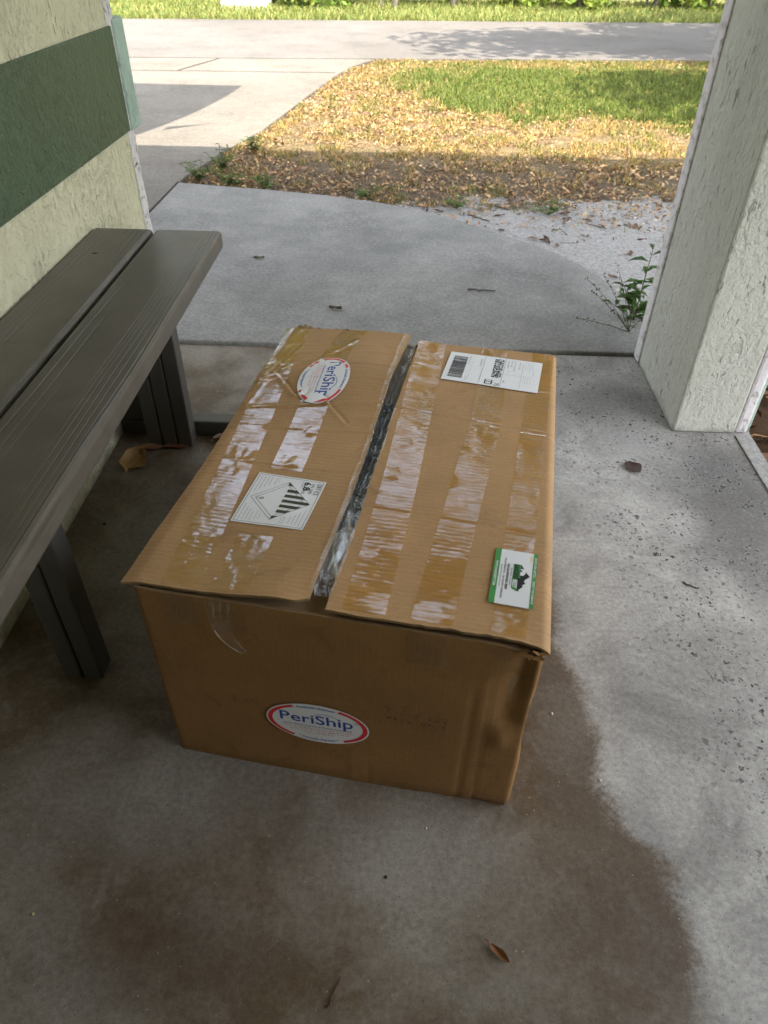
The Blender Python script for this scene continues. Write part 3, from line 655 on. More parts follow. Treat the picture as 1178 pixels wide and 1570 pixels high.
b.build("carton", [M['kraft_side'], M['kraft_edge'], M['kraft_in']], BX, True)

# flaps
def seg(u, v, a, b_, s):
    ax, ay = a; bx, by = b_; dx, dy = bx - ax, by - ay; t = max(0, min(1, ((u - ax) * dx + (v - ay) * dy) / (dx * dx + dy * dy)))
    return math.exp(-((u - ax - t * dx) ** 2 + (v - ay - t * dy) ** 2) / (s * s))
CR = [((.135, .675), (.085, .58), .0026, .0030), ((.085, .58), (.0, .50), .003, .0034), ((.035, .65), (.008, .50), .0026, .0030), ((.008, .50), (.0, .43), .0026, .0026), ((.062, .60), (.02, .53), .0022, .0022),
      ((.02, .53), (.075, .462), .0026, .0030), ((.075, .462), (.13, .452), .0026, .0028), ((.13, .452), (.18, .395), .0022, .0016)]
HL = [(.30, .35, .0016, 0, .225), (.352, .372, .0020, 0, .225), (.405, .445, .0036, -.01, .225), (.262, .272, .0012, 0, .225), (.50, .51, .0014, .05, .225), (.545, .56, .0016, 0, .225), (.60, .61, .0010, .1, .225), (.635, .64, .0010, .1, .225)]
bv = [-.02, .0, .24, .30, .36, .42, .47, .515, .54, .56, .60, .66, .72, .8]; bz = [0, 0, .0, .0015, .0055, .0125, .020, .027, .0282, .0272, .0235, .0185, .0145, .008]
_sv = np.linspace(-.05, .85, 901); _sz = np.mean([np.interp(_sv + d, bv, bz) for d in (-.008, -.004, 0, .004, .008)], 0)
def sm_interp(v): return float(np.interp(v, _sv, _sz))
def zL(u, v, crease=1):
    z = BH + TH + .002 + .015 * (sm1(u, .07, .226)) * (1 - (sm1(v, -.02, .24))) - .004 * (sm1(u, .185, .226)) * (1 - (sm1(v, 0, .05)))
    z += sm_interp(v) * (.42 + .58 * (sm1(u, -.01, .19)))
    z -= .004 * (1 - (sm1(u, -.02, .008)))
    if v > .2 and crease:
        for (a, b_, s, d) in CR: z -= d * seg(u, v, a, b_, s) - .5 * d * seg(u, v + .008, a, b_, s * 2)
        for (v0, v1, d, u0, u1) in HL:
            vv = v0 + (v1 - v0) * (u / .22) + .006 * ((fb1(u * 12, v0 * 50, 1)) - .5); d *= .55 * (.4 + 1.2 * (fb1(u * 9 + 3, v0 * 70, 1))); g = math.exp(-((v - vv) / .0028) ** 2); z += d * (-g + .7 * math.exp(-((v - vv - .006) / .005) ** 2))
    return z + .0016 * ((fb1(u * 14, v * 9, 1)) - .5)
def SL(u, v, h=0): return (u, v, zL(u, v) + h)
def SLF(u, v, h=0): return (u, v, max(zL(u, v) - .0002, zL(u, v, 0)) + h)     # film spans the creases of the board
def zR(u, v):
    z = BH + TH + .002 + .006 * (1 - (sm1(u, .247, .33))) * (1 - (sm1(v, -.01, .15))) + .0045 * (1 - (sm1(v, 0, .05))) * (sm1(u, .27, .32)) * (1 - (sm1(u, .44, .5)))
    z += .006 * (1 - (sm1(u, .247, .30))) * (sm1(v, .3, .5)) * (.4 + 1.2 * ((fb1(v * 20, 3, 1)) - .3))
    e = max(0, u - (BW - .006)); z -= min(e * e * 60, .008)
    z += .004 * math.sin(v / BL * math.pi) * (1 - (sm1(u, .3, .5)))
    for (v0, v1, d) in ((.46, .44, .0016), (.565, .57, .0008), (.20, .19, .0006)):
        vv = v0 + (v1 - v0) * ((u - .25) / .25); z -= d * math.exp(-((v - vv) / .003) ** 2)
    return z + .0014 * ((fb1(u * 12, v * 9, 1)) - .5)
def SR(u, v, h=0): return (u, v, zR(u, v) + h)
def slab(name, S, uf, nu, v0, v1, nv, mats, wob):
    b = MB(); us = [t / (nu - 1) for t in range(nu)]; vs = [t / (nv - 1) for t in range(nv)]
    def uv(s, t):
        va = v0(s); vb = v1(s); v = va + (vb - va) * t; ua, ub = uf(v); return ua + (ub - ua) * s, v
    top = lambda s, t: S(*uv(s, t)); bot = lambda s, t: S(*uv(s, t), -TH)
    b.grid(top, us, vs, 0); b.grid(bot, us, vs, 2, True)
    for (fixed, arr, isu) in ((0, us, False), (1, us, False), (0, vs, True), (1, vs, True)):
        pts = [((fixed, q) if isu else (q, fixed)) for q in arr]; A = [top(*p) for p in pts]; B = [bot(*p) for p in pts]; m = len(A)
        b.add(A + B, [(i, i + 1, m + i + 1, m + i) for i in range(m - 1)], 1)
    return b.build(name, mats, BX, True)
KM = [M['kraft_top'], M['kraft_edge'], M['kraft_in']]
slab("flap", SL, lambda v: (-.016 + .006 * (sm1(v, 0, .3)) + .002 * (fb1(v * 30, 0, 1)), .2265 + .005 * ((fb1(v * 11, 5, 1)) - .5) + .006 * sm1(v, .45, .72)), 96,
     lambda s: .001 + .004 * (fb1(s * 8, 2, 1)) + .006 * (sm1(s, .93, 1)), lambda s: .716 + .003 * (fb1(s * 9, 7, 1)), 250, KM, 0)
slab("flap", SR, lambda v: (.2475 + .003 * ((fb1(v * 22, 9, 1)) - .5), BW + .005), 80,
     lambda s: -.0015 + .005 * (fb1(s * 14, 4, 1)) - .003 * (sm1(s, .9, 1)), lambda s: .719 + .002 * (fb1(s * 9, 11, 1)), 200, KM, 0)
for (v0, v1, nm) in ((.004, .17, "inner_flap"), (.52, .716, "inner_flap")):
    b = MB(); b.grid(lambda u, v: (u, v, BH - .009 - .012 * (sm1(abs(v - (.01 if v0 < .1 else .71)), .03, .2)) + .002 * (fb1(u * 20, v * 20, 1))), [.01 + .484 * t / 30 for t in range(31)], [v0 + (v1 - v0) * t / 12 for t in range(13)])
    b.build(nm, M['kraft_in'], BX, True)
kz = Mat("grey_liner", .35, .5); kz.base(kz.mix(kz.noise(30, 4), (.05, .048, .042), (.16, .155, .14))); kz.nrm(kz.bump(kz.noise(40, 5, .6, 1.0), 1, .01))
b = MB(); b.grid(lambda u, v: (u, v, BH - .04 + .012 * (fb1(u * 30, v * 20, 1))), [.01 + .484 * t / 40 for t in range(41)], [.01 + .7 * t / 60 for t in range(61)]); b.build("grey_liner", kz.m, BX, True)
def filmz(u, v):
    c = (u - .236) / .028; ridge = abs((fb1(v * 34 + u * 60, u * 46 - v * 9, 1)) - .5) * 2
    z = max(zL(min(u, .2255), v) if u < .229 else 0, zR(max(u, .2475), v) if u > .244 else 0) + .0012
    if .229 <= u <= .244: z = min(zL(.2255, v), zR(.2475, v)) - .002
    return z + .007 * (1 - ridge) * math.exp(-c * c) * (.35 + .65 * (sm1(v, .05, .5))) - .011 * math.exp(-((u - .2365) / .008) ** 2) * (sm1(v, .14, .3))
fv = [.02 + .69 * t / 200 for t in range(201)]
b = MB(); b.grid(lambda s, v: (lambda u: (u, v, filmz(u, v)))(.2235 - .006 * (fb1(v * 12, 6, 1)) + s * (.024 + .008 * (fb1(v * 9, 2, 1)))), [t / 24 for t in range(25)], fv)
b.build("clear_wrap", M['film'], BX, True)
# a torn tuft of film standing at the near end of the seam
def tuft(s, t):
    u = .238 + .022 * (s - .35) * (1 - .5 * t) + .006 * math.sin(9 * t + 4 * s); v = .055 + .12 * t + .008 * math.sin(14 * s)
    return (u, v, zR(.25, v) + .004 + .016 * math.sin(math.pi * t) * (.5 + .5 * math.sin(11 * s + 5 * t)))
b = MB(); b.grid(tuft, [t / 16 for t in range(17)], [t / 30 for t in range(31)]); b.build("clear_wrap", M['film'], BX, True)

# torn corner at the front right: crumpled liner paper round a dark disc painted as the hole's shade
rc = random.Random(8); b = MB(); N = 11
rr_ = [rc.uniform(.5, 1.15) for _ in range(N)]; cc = Vector((BW - .011, -.0036, BH - .003))
ring = [cc + Vector((.0115 * rr_[t] * math.cos(2 * math.pi * t / N), 0, .0055 * rr_[t] * math.sin(2 * math.pi * t / N))) for t in range(N)]
b.add([cc + Vector((0, .001, 0))] + ring, [(0, 1 + (t + 1) % N, 1 + t) for t in range(N)], 1)
for (t, m, l) in ((5, 3, .9), (8, 2, .5), (1, 2, .6), (3, 1, .8)):
    P = [ring[(t + q) % N] for q in range(m + 1)]; O = [p + (p - cc) * l * rc.uniform(.3, .9) + Vector((rc.uniform(-.003, .003), -rc.uniform(.001, .004), rc.uniform(-.003, .001))) for p in P]
    b.add(P + O, [(q, q + 1, m + 2 + q, m + 1 + q) for q in range(m)], 0)
b.build("torn_corner", [M['kraft_side'], plain("hole_shade", (.03, .018, .01), .95)], BX)  # black disc stands in for the shade inside the tear
# frayed paper along the far edge of the left flap
b = MB()
for (u, w_, L) in ((.004, .014, .006), (.016, .010, .010), (.027, .016, .005), (.046, .022, .004), (.074, .012, .006), (.088, .020, .003)):
    z = zL(u, .714); n = 6
    b.grid(lambda s_, t_: (u + w_ * s_, .713 + L * t_ * (.5 + fb1(s_ * 5 + u * 90, 2)), z + .004 * t_ * math.sin(3 * s_ + u * 50) + .0005), [q / n for q in range(n + 1)], [0, .5, 1])
b.build("frayed_edge", [M['kraft_in']], BX)
# tape strips: centre line (u, v) from the far edge to the near edge, then over the near edge and down the front
def strip(name, S, pts, width, v_far, v_near, front=.0, mat=None, lift=.0006, seed=0):
    pts = sorted(pts, key=lambda p: p[1]); cu = lambda v: float(np.interp(v, [p[1] for p in pts], [p[0] for p in pts]))
    b = MB(); ss = [t / 12 for t in range(13)]; nv = max(8, int((v_far - v_near) / .0035))
    wr = lambda s, v: lift + .0005 * (fb1(s * 9 + seed, v * 60, 1)) + (.0012 * max(0, (fb1(s * 3 + seed, v * 25, 1)) - .58) * 4)
    b.grid(lambda s, t: (lambda v, u: S(u, v, wr(s, v)))(v_near + (v_far - v_near) * t, cu(v_near + (v_far - v_near) * t) + (s - .5) * width), ss, [t / nv for t in range(nv + 1)])
    if v_far > .70: # folded over the far edge
        b.grid(lambda s, t: (lambda u: (u, v_far + .004 * math.sin(t * 1.57), S(u, v_far, wr(s, v_far))[2] - .03 * t * t))(cu(v_far) + (s - .5) * width), ss, [t / 6 for t in range(7)])
    o = b.build(name, mat or M['tape'], BX, True)
    if front:
        b = MB(); ln = front
        b.grid(lambda s, t: (lambda u, z: (u, -.0012 - max(0, dent(u, 0, z, 0, -1)) - .0006 * (fb1(s * 7 + seed, t * 9, 1)) , z))(cu(0) + (s - .5) * width, BH - .002 - ln * t * (1 - .18 * (fb1(s * 5 + seed, 1, 1)))), ss, [t / 10 for t in range(11)], 0, True)
        b.build(name, M['ftape'], BX, True)
    return o
strip("packing_tape", SLF, [(.006, .716), (.012, .66), (.040, .287), (.062, 0)], .049, .714, .008, .055, seed=1)
strip("packing_tape", SLF, [(.122, .716), (.112, .62), (.119, .257), (.122, 0)], .049, .714, .262, seed=2)
strip("packing_tape", SLF, [(.122, .7), (.124, 0)], .049, .112, .008, .06, seed=8)
strip("packing_tape", SR, [(.274, .716), (.290, .258), (.292, 0)], .052, .718, .006, seed=3, mat=M['tape_y'])
strip("packing_tape", SR, [(.395, .72), (.399, .458), (.380, .15), (.372, 0)], .050, .718, .006, .06, seed=4, mat=M['tape_y'])
strip("packing_tape", SR, [(.486, .72), (.472, .345), (.466, .165), (.462, 0)], .040, .718, .006, .03, seed=5, mat=M['tape_y'])
# loose tape tail hanging on the front
def tail(s, t):
    u = .096 + .040 * t * (.3 + .7 * t) + s * (.034 - .028 * t) ; z = BH + .002 - .085 * t
    return (u, -.004 - .012 * math.sin(2.6 * t) * (1 - .5 * s) - .0015 * math.sin(20 * s + 3 * t), z)
b = MB(); b.grid(tail, [t / 10 for t in range(11)], [t / 24 for t in range(25)]); b.build("tape_tail", M['film'], BX, True)

# ---------------- printed labels: polygons drawn in label space, mapped on the surface
_tc = {}
def text_polys(s, size, bold=.0):
    key = (s, bold)
    if key not in _tc:
        cu = bpy.data.curves.new("t", 'FONT'); cu.body = s; cu.size = 1; cu.offset = bold; cu.resolution_u = 3; cu.fill_mode = 'FRONT'
        o = bpy.data.objects.new("t", cu); me = bpy.data.meshes.new_from_object(o)
        V = [(v.co.x, v.co.y) for v in me.vertices]; F = [tuple(p.vertices) for p in me.polygons]
        bpy.data.objects.remove(o); bpy.data.curves.remove(cu); bpy.data.meshes.remove(me); _tc[key] = (V, F)
    V, F = _tc[key]; return [(x * size, y * size) for x, y in V], F
class Print:
    def __init__(s): s.g = {}
    def grp(s, name, mat): 
        if name not in s.g: s.g[name] = (MB(), [])
        mb, ms = s.g[name]
        if mat not in ms: ms.append(mat)
        return mb, ms.index(mat)
    def poly(s, name, mat, pts, h=1):
        mb, i = s.grp(name, mat); a = sum(pts[k][0] * pts[(k + 1) % len(pts)][1] - pts[(k + 1) % len(pts)][0] * pts[k][1] for k in range(len(pts)))
        if a < 0: pts = pts[::-1]
        mb.add([(x, y, h) for x, y in pts], [tuple(range(len(pts)))], i)
    def rect(s, name, mat, x0, x1, y0, y1, h=1, div=0):
        n = div or max(1, int(max(x1 - x0, y1 - y0) / .012))
        if x1 - x0 > y1 - y0:
            for k in range(n): a, c = x0 + (x1 - x0) * k / n, x0 + (x1 - x0) * (k + 1) / n; s.poly(name, mat, [(a, y0), (c, y0), (c, y1), (a, y1)], h)
        else:
            for k in range(n): a, c = y0 + (y1 - y0) * k / n, y0 + (y1 - y0) * (k + 1) / n; s.poly(name, mat, [(x0, a), (x1, a), (x1, c), (x0, c)], h)
    def line(s, name, mat, p, q, w, h=1):
        d = Vector(q) - Vector(p); L = d.length; d /= L; nn = Vector((-d.y, d.x)) * w / 2; m = max(1, int(L / .012))
        for k in range(m):
            a = Vector(p) + d * L * k / m; c = Vector(p) + d * L * (k + 1) / m
            s.poly(name, mat, [tuple(a - nn), tuple(c - nn), tuple(c + nn), tuple(a + nn)], h)
    def frame(s, name, mat, x0, x1, y0, y1, w, h=1):
        s.line(name, mat, (x0, y0), (x1, y0), w, h); s.line(name, mat, (x0, y1), (x1, y1), w, h); s.line(name, mat, (x0, y0), (x0, y1), w, h); s.line(name, mat, (x1, y0), (x1, y1), w, h)
    def text(s, name, mat, txt, cx, cy, size, width=None, bold=.0, h=1, fn=None, align='C', rot=0):
        V, F = text_polys(txt, size, bold); x0 = min(v[0] for v in V); x1 = max(v[0] for v in V)
        k = (width / (x1 - x0)) if width else 1; ox = {'C': (x0 + x1) / 2, 'L': x0, 'R': x1}[align]
        V = [((x - ox) * k, y) for x, y in V]
        if rot: V = [(x * math.cos(rot) - y * math.sin(rot), x * math.sin(rot) + y * math.cos(rot)) for x, y in V]
        V = [(fn(x, y) if fn else (x + cx, y + cy)) for x, y in V]
        s.k = getattr(s, 'k', 0) + 1; mb, i = s.grp(name + ('#%d' % s.k if name == 'lettering' else ''), mat); mb.add([(x, y, h) for x, y in V], F, i)
    def scrib(s, name, mat, x0, x1, y, hgt, h=1):
        """a line of print too small to read: short strokes"""
        x = x0
        while x < x1:
            for _ in range(random.randint(2, 7)):
                if x >= x1: break
                a = random.choice((.5, .8, 1)) * hgt; s.poly('small_print', mat, [(x, y), (x + hgt * .22, y), (x + hgt * .22, y + a), (x, y + a)], h)
                if random.random() < .6: s.poly('small_print', mat, [(x + hgt * .22, y + a * .4), (x + hgt * .5, y + a * .4), (x + hgt * .5, y + a * .65), (x + hgt * .22, y + a * .65)], h)
                x += hgt * .68
            x += hgt * .55
    def build(s, part, S, base_fn, label=None):
        """S(x, y, h) -> box space; base group must be called 'base'"""
        root = None
        for nm in ['base'] + [q for q in s.g if q != 'base']:
            mb, ms = s.g[nm]; nm = nm.split('#')[0]; mb.v = [S(x, y, h) for x, y, h in mb.v]
            o = mb.build(part if nm == 'base' else nm, ms, BX if nm == 'base' else root, smooth=(nm == 'base'))
            if nm == 'base': root = o
        if label: root["label"] = label
        return root
def paper(name, c, rough=.45): 
    k = Mat(name, rough, .4); k.base(k.mix(.12, c, k.ramp(k.noise(60, 4), [(.3, .3), (.7, .7)]), 'OVERLAY')); return k.m
WHITE = paper("label_paper", (.72, .73, .74)); BLACK = plain("black_ink", (.02, .02, .022), .5); GREY = plain("grey_ink", (.25, .25, .27), .6)
RED = paper("red_ink", (.62, .03, .035)); BLUE = plain("blue_ink", (.02, .07, .33), .45); GREEN = paper("green_ink", (.05, .26, .06)); OLIVE = plain("olive_black_ink", (.035, .042, .018), .5)
L1 = .0002
def onflap(S, cu, cv, rot=0, lift=.0016):
    """text right = -v, text up = +u, turned by rot"""
    c, sn = math.cos(rot), math.sin(rot)
    def f(x, y, h):
        X, Y = x * c - y * sn, x * sn + y * c
        return S(cu + Y, cv - X, lift + h * L1)
    return f
def grid_base(p, mat, x0, x1, y0, y1, n=14, m=14):
    mb, i = p.grp('base', mat); mb.grid(lambda x, y: (x, y, 0), [x0 + (x1 - x0) * t / n for t in range(n + 1)], [y0 + (y1 - y0) * t / m for t in range(m + 1)], i)
# shipping label
p = Print(); w2, h2 = .0555, .0855; grid_base(p, WHITE, -w2, w2, -h2, h2)
rr = random.Random(5); x = -.041
p.rect("rule_lines", GREY, -w2 + .002, w2 - .002, -.0195, -.0188); p.rect("rule_lines", GREY, -w2 + .002, w2 - .002, .0185, .0192); p.rect("rule_lines", GREY, -w2 + .012, w2 - .006, .052, .0525); p.rect("rule_lines", GREY, .006, .0065, .0192, .052)
while x < .041:
    wd = rr.choice((.0006, .0009, .0013, .0018)); p.rect("barcode", BLACK, x, x + wd, -.0765, -.0505, div=2); x += wd + rr.choice((.0005, .0008, .0012))
for q in range(9):
    for r in range(46):
        if rr.random() < .52: p.rect("stacked_code", BLACK, -.048 + r * .00155, -.048 + r * .00155 + rr.choice((.0016, .0016, .003)), -.0005 + q * .0019, -.0005 + q * .0019 + .0018, div=1)
p.rect("service_mark", BLACK, .034, .050, -.0095, .0045, div=1); p.rect("service_mark", WHITE, .0355, .0485, -.0070, .0020, h=2, div=1)
p.text("service_mark", BLACK, "E", .042, -.0058, .010, bold=.03, h=3); p.text("lettering", BLACK, "75", .047, .0085, .011, bold=.01, align='C')
for (a, b_, yy, hh) in ((-.047, -.014, -.047, .0022), (-.028, .040, -.0405, .001), (-.040, -.012, -.026, .0028), (.032, .048, -.044, .0016), (-.048, -.026, .030, .0026), (-.048, -.008, .036, .0026), (-.046, -.018, .024, .0026), (-.046, -.020, .045, .0026),
                        (-.05, -.02, .056, .0015), (-.05, -.024, .060, .0015), (-.05, -.012, .064, .0015), (-.05, -.018, .0685, .0015), (.004, .03, .056, .0015), (.004, .036, .060, .0015), (.004, .032, .064, .0015), (.004, .028, .0685, .0015), (-.02, .0, .072, .0015), (-.008, -.002, .027, .003), (.03, .036, .022, .004)):
    p.scrib("lettering", GREY if hh < .002 else BLACK, a, b_, yy, hh)
p.build("shipping_label", onflap(SR, .3965, .6275, R_(-3.4), .0021), None, "white shipping label with a barcode and small print")
# dry ice label
p = Print(); w2, h2 = .0565, .0515; grid_base(p, WHITE, -w2, w2, -h2, h2)
p.frame("border", BLACK, -.0535, .0535, -.0485, .0485, .0006)
D = .0435; dia = [(0, -D), (D, 0), (0, D), (-D, 0)]; di = [(0, -D + .007), (D - .007, 0), (0, D - .007), (-D + .007, 0)]
for q in range(4): p.line("hazard_diamond", BLACK, dia[q], dia[(q + 1) % 4], .0006); p.line("hazard_diamond", BLACK, di[q], di[(q + 1) % 4], .0006)
for q in range(-2, 3):
    xc = q * .0118; hw = .0032; tp = lambda x_: D - abs(x_) - .0005
    pts = [(xc - hw, .003), (xc + hw, .003), (xc + hw, tp(xc + hw))] + ([(0, tp(0))] if q == 0 else []) + [(xc - hw, tp(xc - hw))]; p.poly("hazard_diamond", OLIVE, pts, 2)
for sg in (-1, 1): p.poly("hazard_diamond", OLIVE, [(sg * D, 0), (sg * (D - .0095), .0095), (sg * (D - .0075), .0005)], 2)
p.text("lettering", BLACK, "9", 0, -.0325, .0125); p.rect("lettering", BLACK, -.0035, .0035, -.0345, -.0340)
p.text("lettering", BLACK, "DRY ICE", -.036, .0405, .0098, .026, .008); p.text("lettering", BLACK, "UN 1845", -.036, .0325, .0075, .024)
p.text("lettering", BLACK, "6.8", -.0395, .0225, .0135, .019, .035, rot=.12, h=2); p.text("lettering", BLACK, "KG", -.0265, .0235, .006)
for q in range(4):
    p.rect("rule_lines", BLACK, -.050, -.012 - q * .006, -.0435 + q * .0052, -.0431 + q * .0052); p.rect("rule_lines", BLACK, .016 + q * .005, .050, -.0435 + q * .0052, -.0431 + q * .0052)
    p.rect("rule_lines", BLACK, .014 + q * .006, .050 - q * .001, .0425 - q * .0052, .0429 - q * .0052)
for (a, b_, yy, hh) in ((-.050, -.034, -.021, .0014), (-.050, -.040, -.017, .0014), (.030, .047, -.022, .0014), (.034, .045, -.017, .0014), (.033, .050, .0185, .0014), (.036, .050, .0145, .0014), (-.050, -.034, .0185, .0014), (.024, .040, .004, .0012)):
    p.scrib("lettering", BLACK, a, b_, yy, hh)
p.build("hazard_label", onflap(SL, .132, .1905, R_(-2), .0011), None, "white dry ice hazard label with a striped diamond")
# green edged address card
p = Print(); w2, h2 = .0490, .0270; grid_base(p, WHITE, -w2, w2, -h2, h2)
p.rect("green_band", GREEN, -w2 - .0001, w2, -h2, -.0198); p.rect("green_band#2", GREEN, -w2 - .0001, w2, .0218, h2)
p.text("lettering", WHITE, "WWW.SANGRESBEST.COM", -.003, -.0248, .0042, .045, .02, h=2); p.text("lettering", WHITE, "GOOD FOR CATTLE . . . GREAT FOR HUMANS!", 0, .0232, .0040, .083, .02, h=2)
p.text("lettering", BLACK, "GRASS-FINISHED BEEF", .0, -.0100, .0044, .046, .03); p.text("lettering", BLACK, "NO ANTIBIOTICS  -  NO ADDED HORMONES", .003, -.0140, .0030, .072, .02); p.text("lettering", BLACK, "Raised in the Sangre de Cristos", 0, -.0178, .0030, .040); p.text("lettering", BLACK, "Westcliffe, Colorado", -.001, -.0052, .0030, .032)
p.poly("emblem", GREEN, [(-.0245, -.0022), (.0195, -.0022), (.0235, .0040), (.0235, .0075), (-.0245, .0075)])
p.poly("emblem", BLACK, [(-.0245, .0075), (.0005, .0075), (.0005, .0042), (.0235, .0048), (.0150, .0118), (.0118, .0108), (.0085, .0150), (.0060, .0128), (.0025, .0132), (-.0050, .0192), (-.0130, .0130)], 2)
p.poly("emblem", WHITE, [(-.0165, .0070), (-.0050, .0070), (-.0042, .0105), (-.0090, .0136), (-.0165, .0128)], 3)
p.text("emblem", BLACK, "SANGRES", -.0105, -.0008, .0082, .0265, .03, h=3); p.text("emblem", WHITE, "BEST", .0118, -.0010, .0078, .0145, .035, h=3)
p.poly("emblem", BLACK, [(-.0145, .0070), (-.0110, .0070), (-.0105, .0086), (-.0130, .0092)], 4)
p.build("address_card", onflap(SR, .4632, .1035, R_(-2.0), .0021), None, "white card with green bands and a mountain emblem")
# oval stickers
def oval(S, label):
    p = Print(); A, B = .0735, .0440; N = 72; mb, i = p.grp('base', WHITE)
    P = [(0, 0, 0)] + [(A * r * math.cos(2 * math.pi * t / N), B * r * math.sin(2 * math.pi * t / N), 0) for r in (.2, .4, .6, .8, 1) for t in range(N)]
    Fc = [(0, 1 + t, 1 + (t + 1) % N) for t in range(N)] + [(1 + r * N + t, 1 + (r + 1) * N + t, 1 + (r + 1) * N + (t + 1) % N, 1 + r * N + (t + 1) % N) for r in range(4) for t in range(N)]
    mb.add(P, Fc, i)
    def ring(a0, a1):
        n = 26
        for q in range(n):
            t0, t1 = R_(a0 + (a1 - a0) * q / n), R_(a0 + (a1 - a0) * (q + 1) / n)
            E = lambda t, k, m: ((A - k) * math.cos(t), (B - m) * math.sin(t)); p.poly("red_ring#%d" % a0, RED, [E(t0, .0022, .0022), E(t1, .0022, .0022), E(t1, .0088, .0068), E(t0, .0088, .0068)])
    ring(-58, 62); ring(118, 238)
    p.text("lettering", BLUE, "PeriShip", -.001, .0005, .0285, .104, .012); p.text("lettering", BLUE, "R", .0555, .0120, .0038)
    for q in range(14):
        t0, t1 = R_(90 + 62 - 124 * q / 14), R_(90 + 62 - 124 * (q + 1) / 14); c = (.012, .008); ra, rb = .0215, .0165; th_ = .0004 + .0007 * math.sin(math.pi * q / 14)
        E = lambda t, k: (c[0] + (ra + k) * math.cos(t), c[1] + (rb + k) * math.sin(t)); p.poly("lettering", BLUE, [E(t0, 0), E(t0, th_), E(t1, th_), E(t1, 0)])
    for q in range(16):
        t0, t1 = 2 * math.pi * q / 16, 2 * math.pi * (q + 1) / 16; E = lambda t, r: (.0555 + r * math.cos(t), .0134 + r * math.sin(t)); p.poly("lettering", BLUE, [E(t0, .0028), E(t1, .0028), E(t1, .0032), E(t0, .0032)])
    p.text("lettering", BLUE, "Express Shipping Solutions for the Perishable Foods Industry", 0, -.0080, .0046, .098, .01)
    for (a, b_, yy) in ((-.050, .052, -.0135), (-.040, .044, -.0185), (-.020, .024, -.0235)): p.scrib("lettering", RED, a, b_, yy, .0026)
    top = lambda x, y: (x * 1.0, y + .0352 * math.sqrt(max(0, 1 - (x / .07) ** 2))); bot = lambda x, y: (x, y - .0388 * math.sqrt(max(0, 1 - (x / .07) ** 2)))
    p.text("lettering", BLUE, ". Perishable Shipment .", 0, 0, .0062, .060, .02, fn=top); p.text("lettering", BLUE, "* Perishable Shipment *", 0, 0, .0062, .056, .02, fn=bot)
    return p.build("oval_sticker", S, None, label)
oval(onflap(SL, .114, .505, R_(2), .0020), "white oval sticker with a red ring and blue lettering on the flap")
def onfront(cx, cz, rot, lift=.0018):
    c, sn = math.cos(rot), math.sin(rot)
    def f(x, y, h):
        X, Z = cx + x * c - y * sn, cz + x * sn + y * c; return (X, -dent(X, 0, Z, 0, -1) - lift - h * L1, Z)
    return f
oval(onfront(.2275, .137, R_(1.6)), "white oval sticker with a red ring and blue lettering on the front")
p = Print(); INK = plain("faded_ink", (.075, .052, .03), .8)
rr = random.Random(3)
for row, z0 in ((0, .0), (1, -.017)):
    for ch in range(9):
        if rr.random() < .15: continue
        for a in range(4):
            for c_ in range(5):
                if rr.random() < .42: xx = -.04 + ch * .0092 + a * .0016; zz = z0 + c_ * .0022; p.rect('base', INK, xx, xx + .0012, zz, zz + .0016, div=1)
p.build("printed_code", onfront(.365, .190, R_(-2), .0009), None)


# ------------------------------------------------------------------ small things on the ground
def dead_leaf(name, loc, rz, L, Wd, col, curl=.25, label=None, cat="leaf", group=None, tilt=(0, 0), hole=False, seed=1, stalk=True):
    rg = random.Random(seed); e = empty(name, loc, rz, label, cat, group); e.rotation_euler = (tilt[0], tilt[1], rz); b = MB(); n, m = 12, 8
    ph = rg.uniform(0, 6)
    def fn(s, t):   # s along, t across -1..1
        w_ = Wd * .5 * (math.sin(math.pi * min(1, s * .96 + .04)) ** .7) * (1 + .12 * math.sin(9 * s + ph + t))
        return ((s - .5) * L, t * w_, .0025 + curl * L * (.45 * t * t + .5 * (s - .5) ** 2 * (1 + .4 * math.sin(3 * t + ph))) + .03 * L * math.sin(7 * s + 3 * t + ph))
    b.grid(fn, [t / n for t in range(n + 1)], [-1 + 2 * t / m for t in range(m + 1)])
    if hole: b.f = [f for i, f in enumerate(b.f) if i not in (58, 59)]
    k = Mat(name + "_surface", .5, .4); x, y, z = k.sep()
    vein = k.math('MULTIPLY', k.step(k.math('ABSOLUTE', y), L * .022, L * .006), .6)
    c = k.mix(k.noise(45, 5, .65), tuple(q * .45 for q in col), tuple(min(1, q * 1.25) for q in col)); k.base(k.mix(vein, c, tuple(min(1, q * 1.6) for q in col)))
    b.build("blade", k.m, e, True)
    if stalk: s = MB(); s.tube([(-L * .48, 0, .004), (-L * .62, L * .03, .006), (-L * .78, L * .02, .003)], [.0012, .001, .0008], 5); s.build("stalk", k.m, e, True)
    return e
def twig(loc, rz, L, r, col, label, bendy=.06, seed=1, z=.003):
    rg = random.Random(seed); b = MB(); b.tube([((t / 7 - .5) * L, rg.uniform(-1, 1) * bendy * L, r * .9 + .002 * rg.random()) for t in range(8)], [r * (1.1 - .06 * t) for t in range(8)], 6)
    o = b.build("twig", plain("twig_bark", col, .85), None, True); o.location = (loc[0], loc[1], loc[2] if len(loc) > 2 else 0); o.rotation_euler = (0, 0, rz); return tag(o, label, "twig")
dead_leaf("dry_leaf", (-.622, 1.352, .002), R_(75), .075, .062, (.34, .20, .06), .34, "curled golden brown leaf with a small hole by the wall under the bench", tilt=(R_(8), R_(-6)), hole=True, seed=2)
dead_leaf("dry_leaf", (.552, 1.39, .001), R_(-60), .046, .038, (.055, .03, .022), .22, "dark brown shiny leaf lying on the pale concrete right of the box", seed=3)
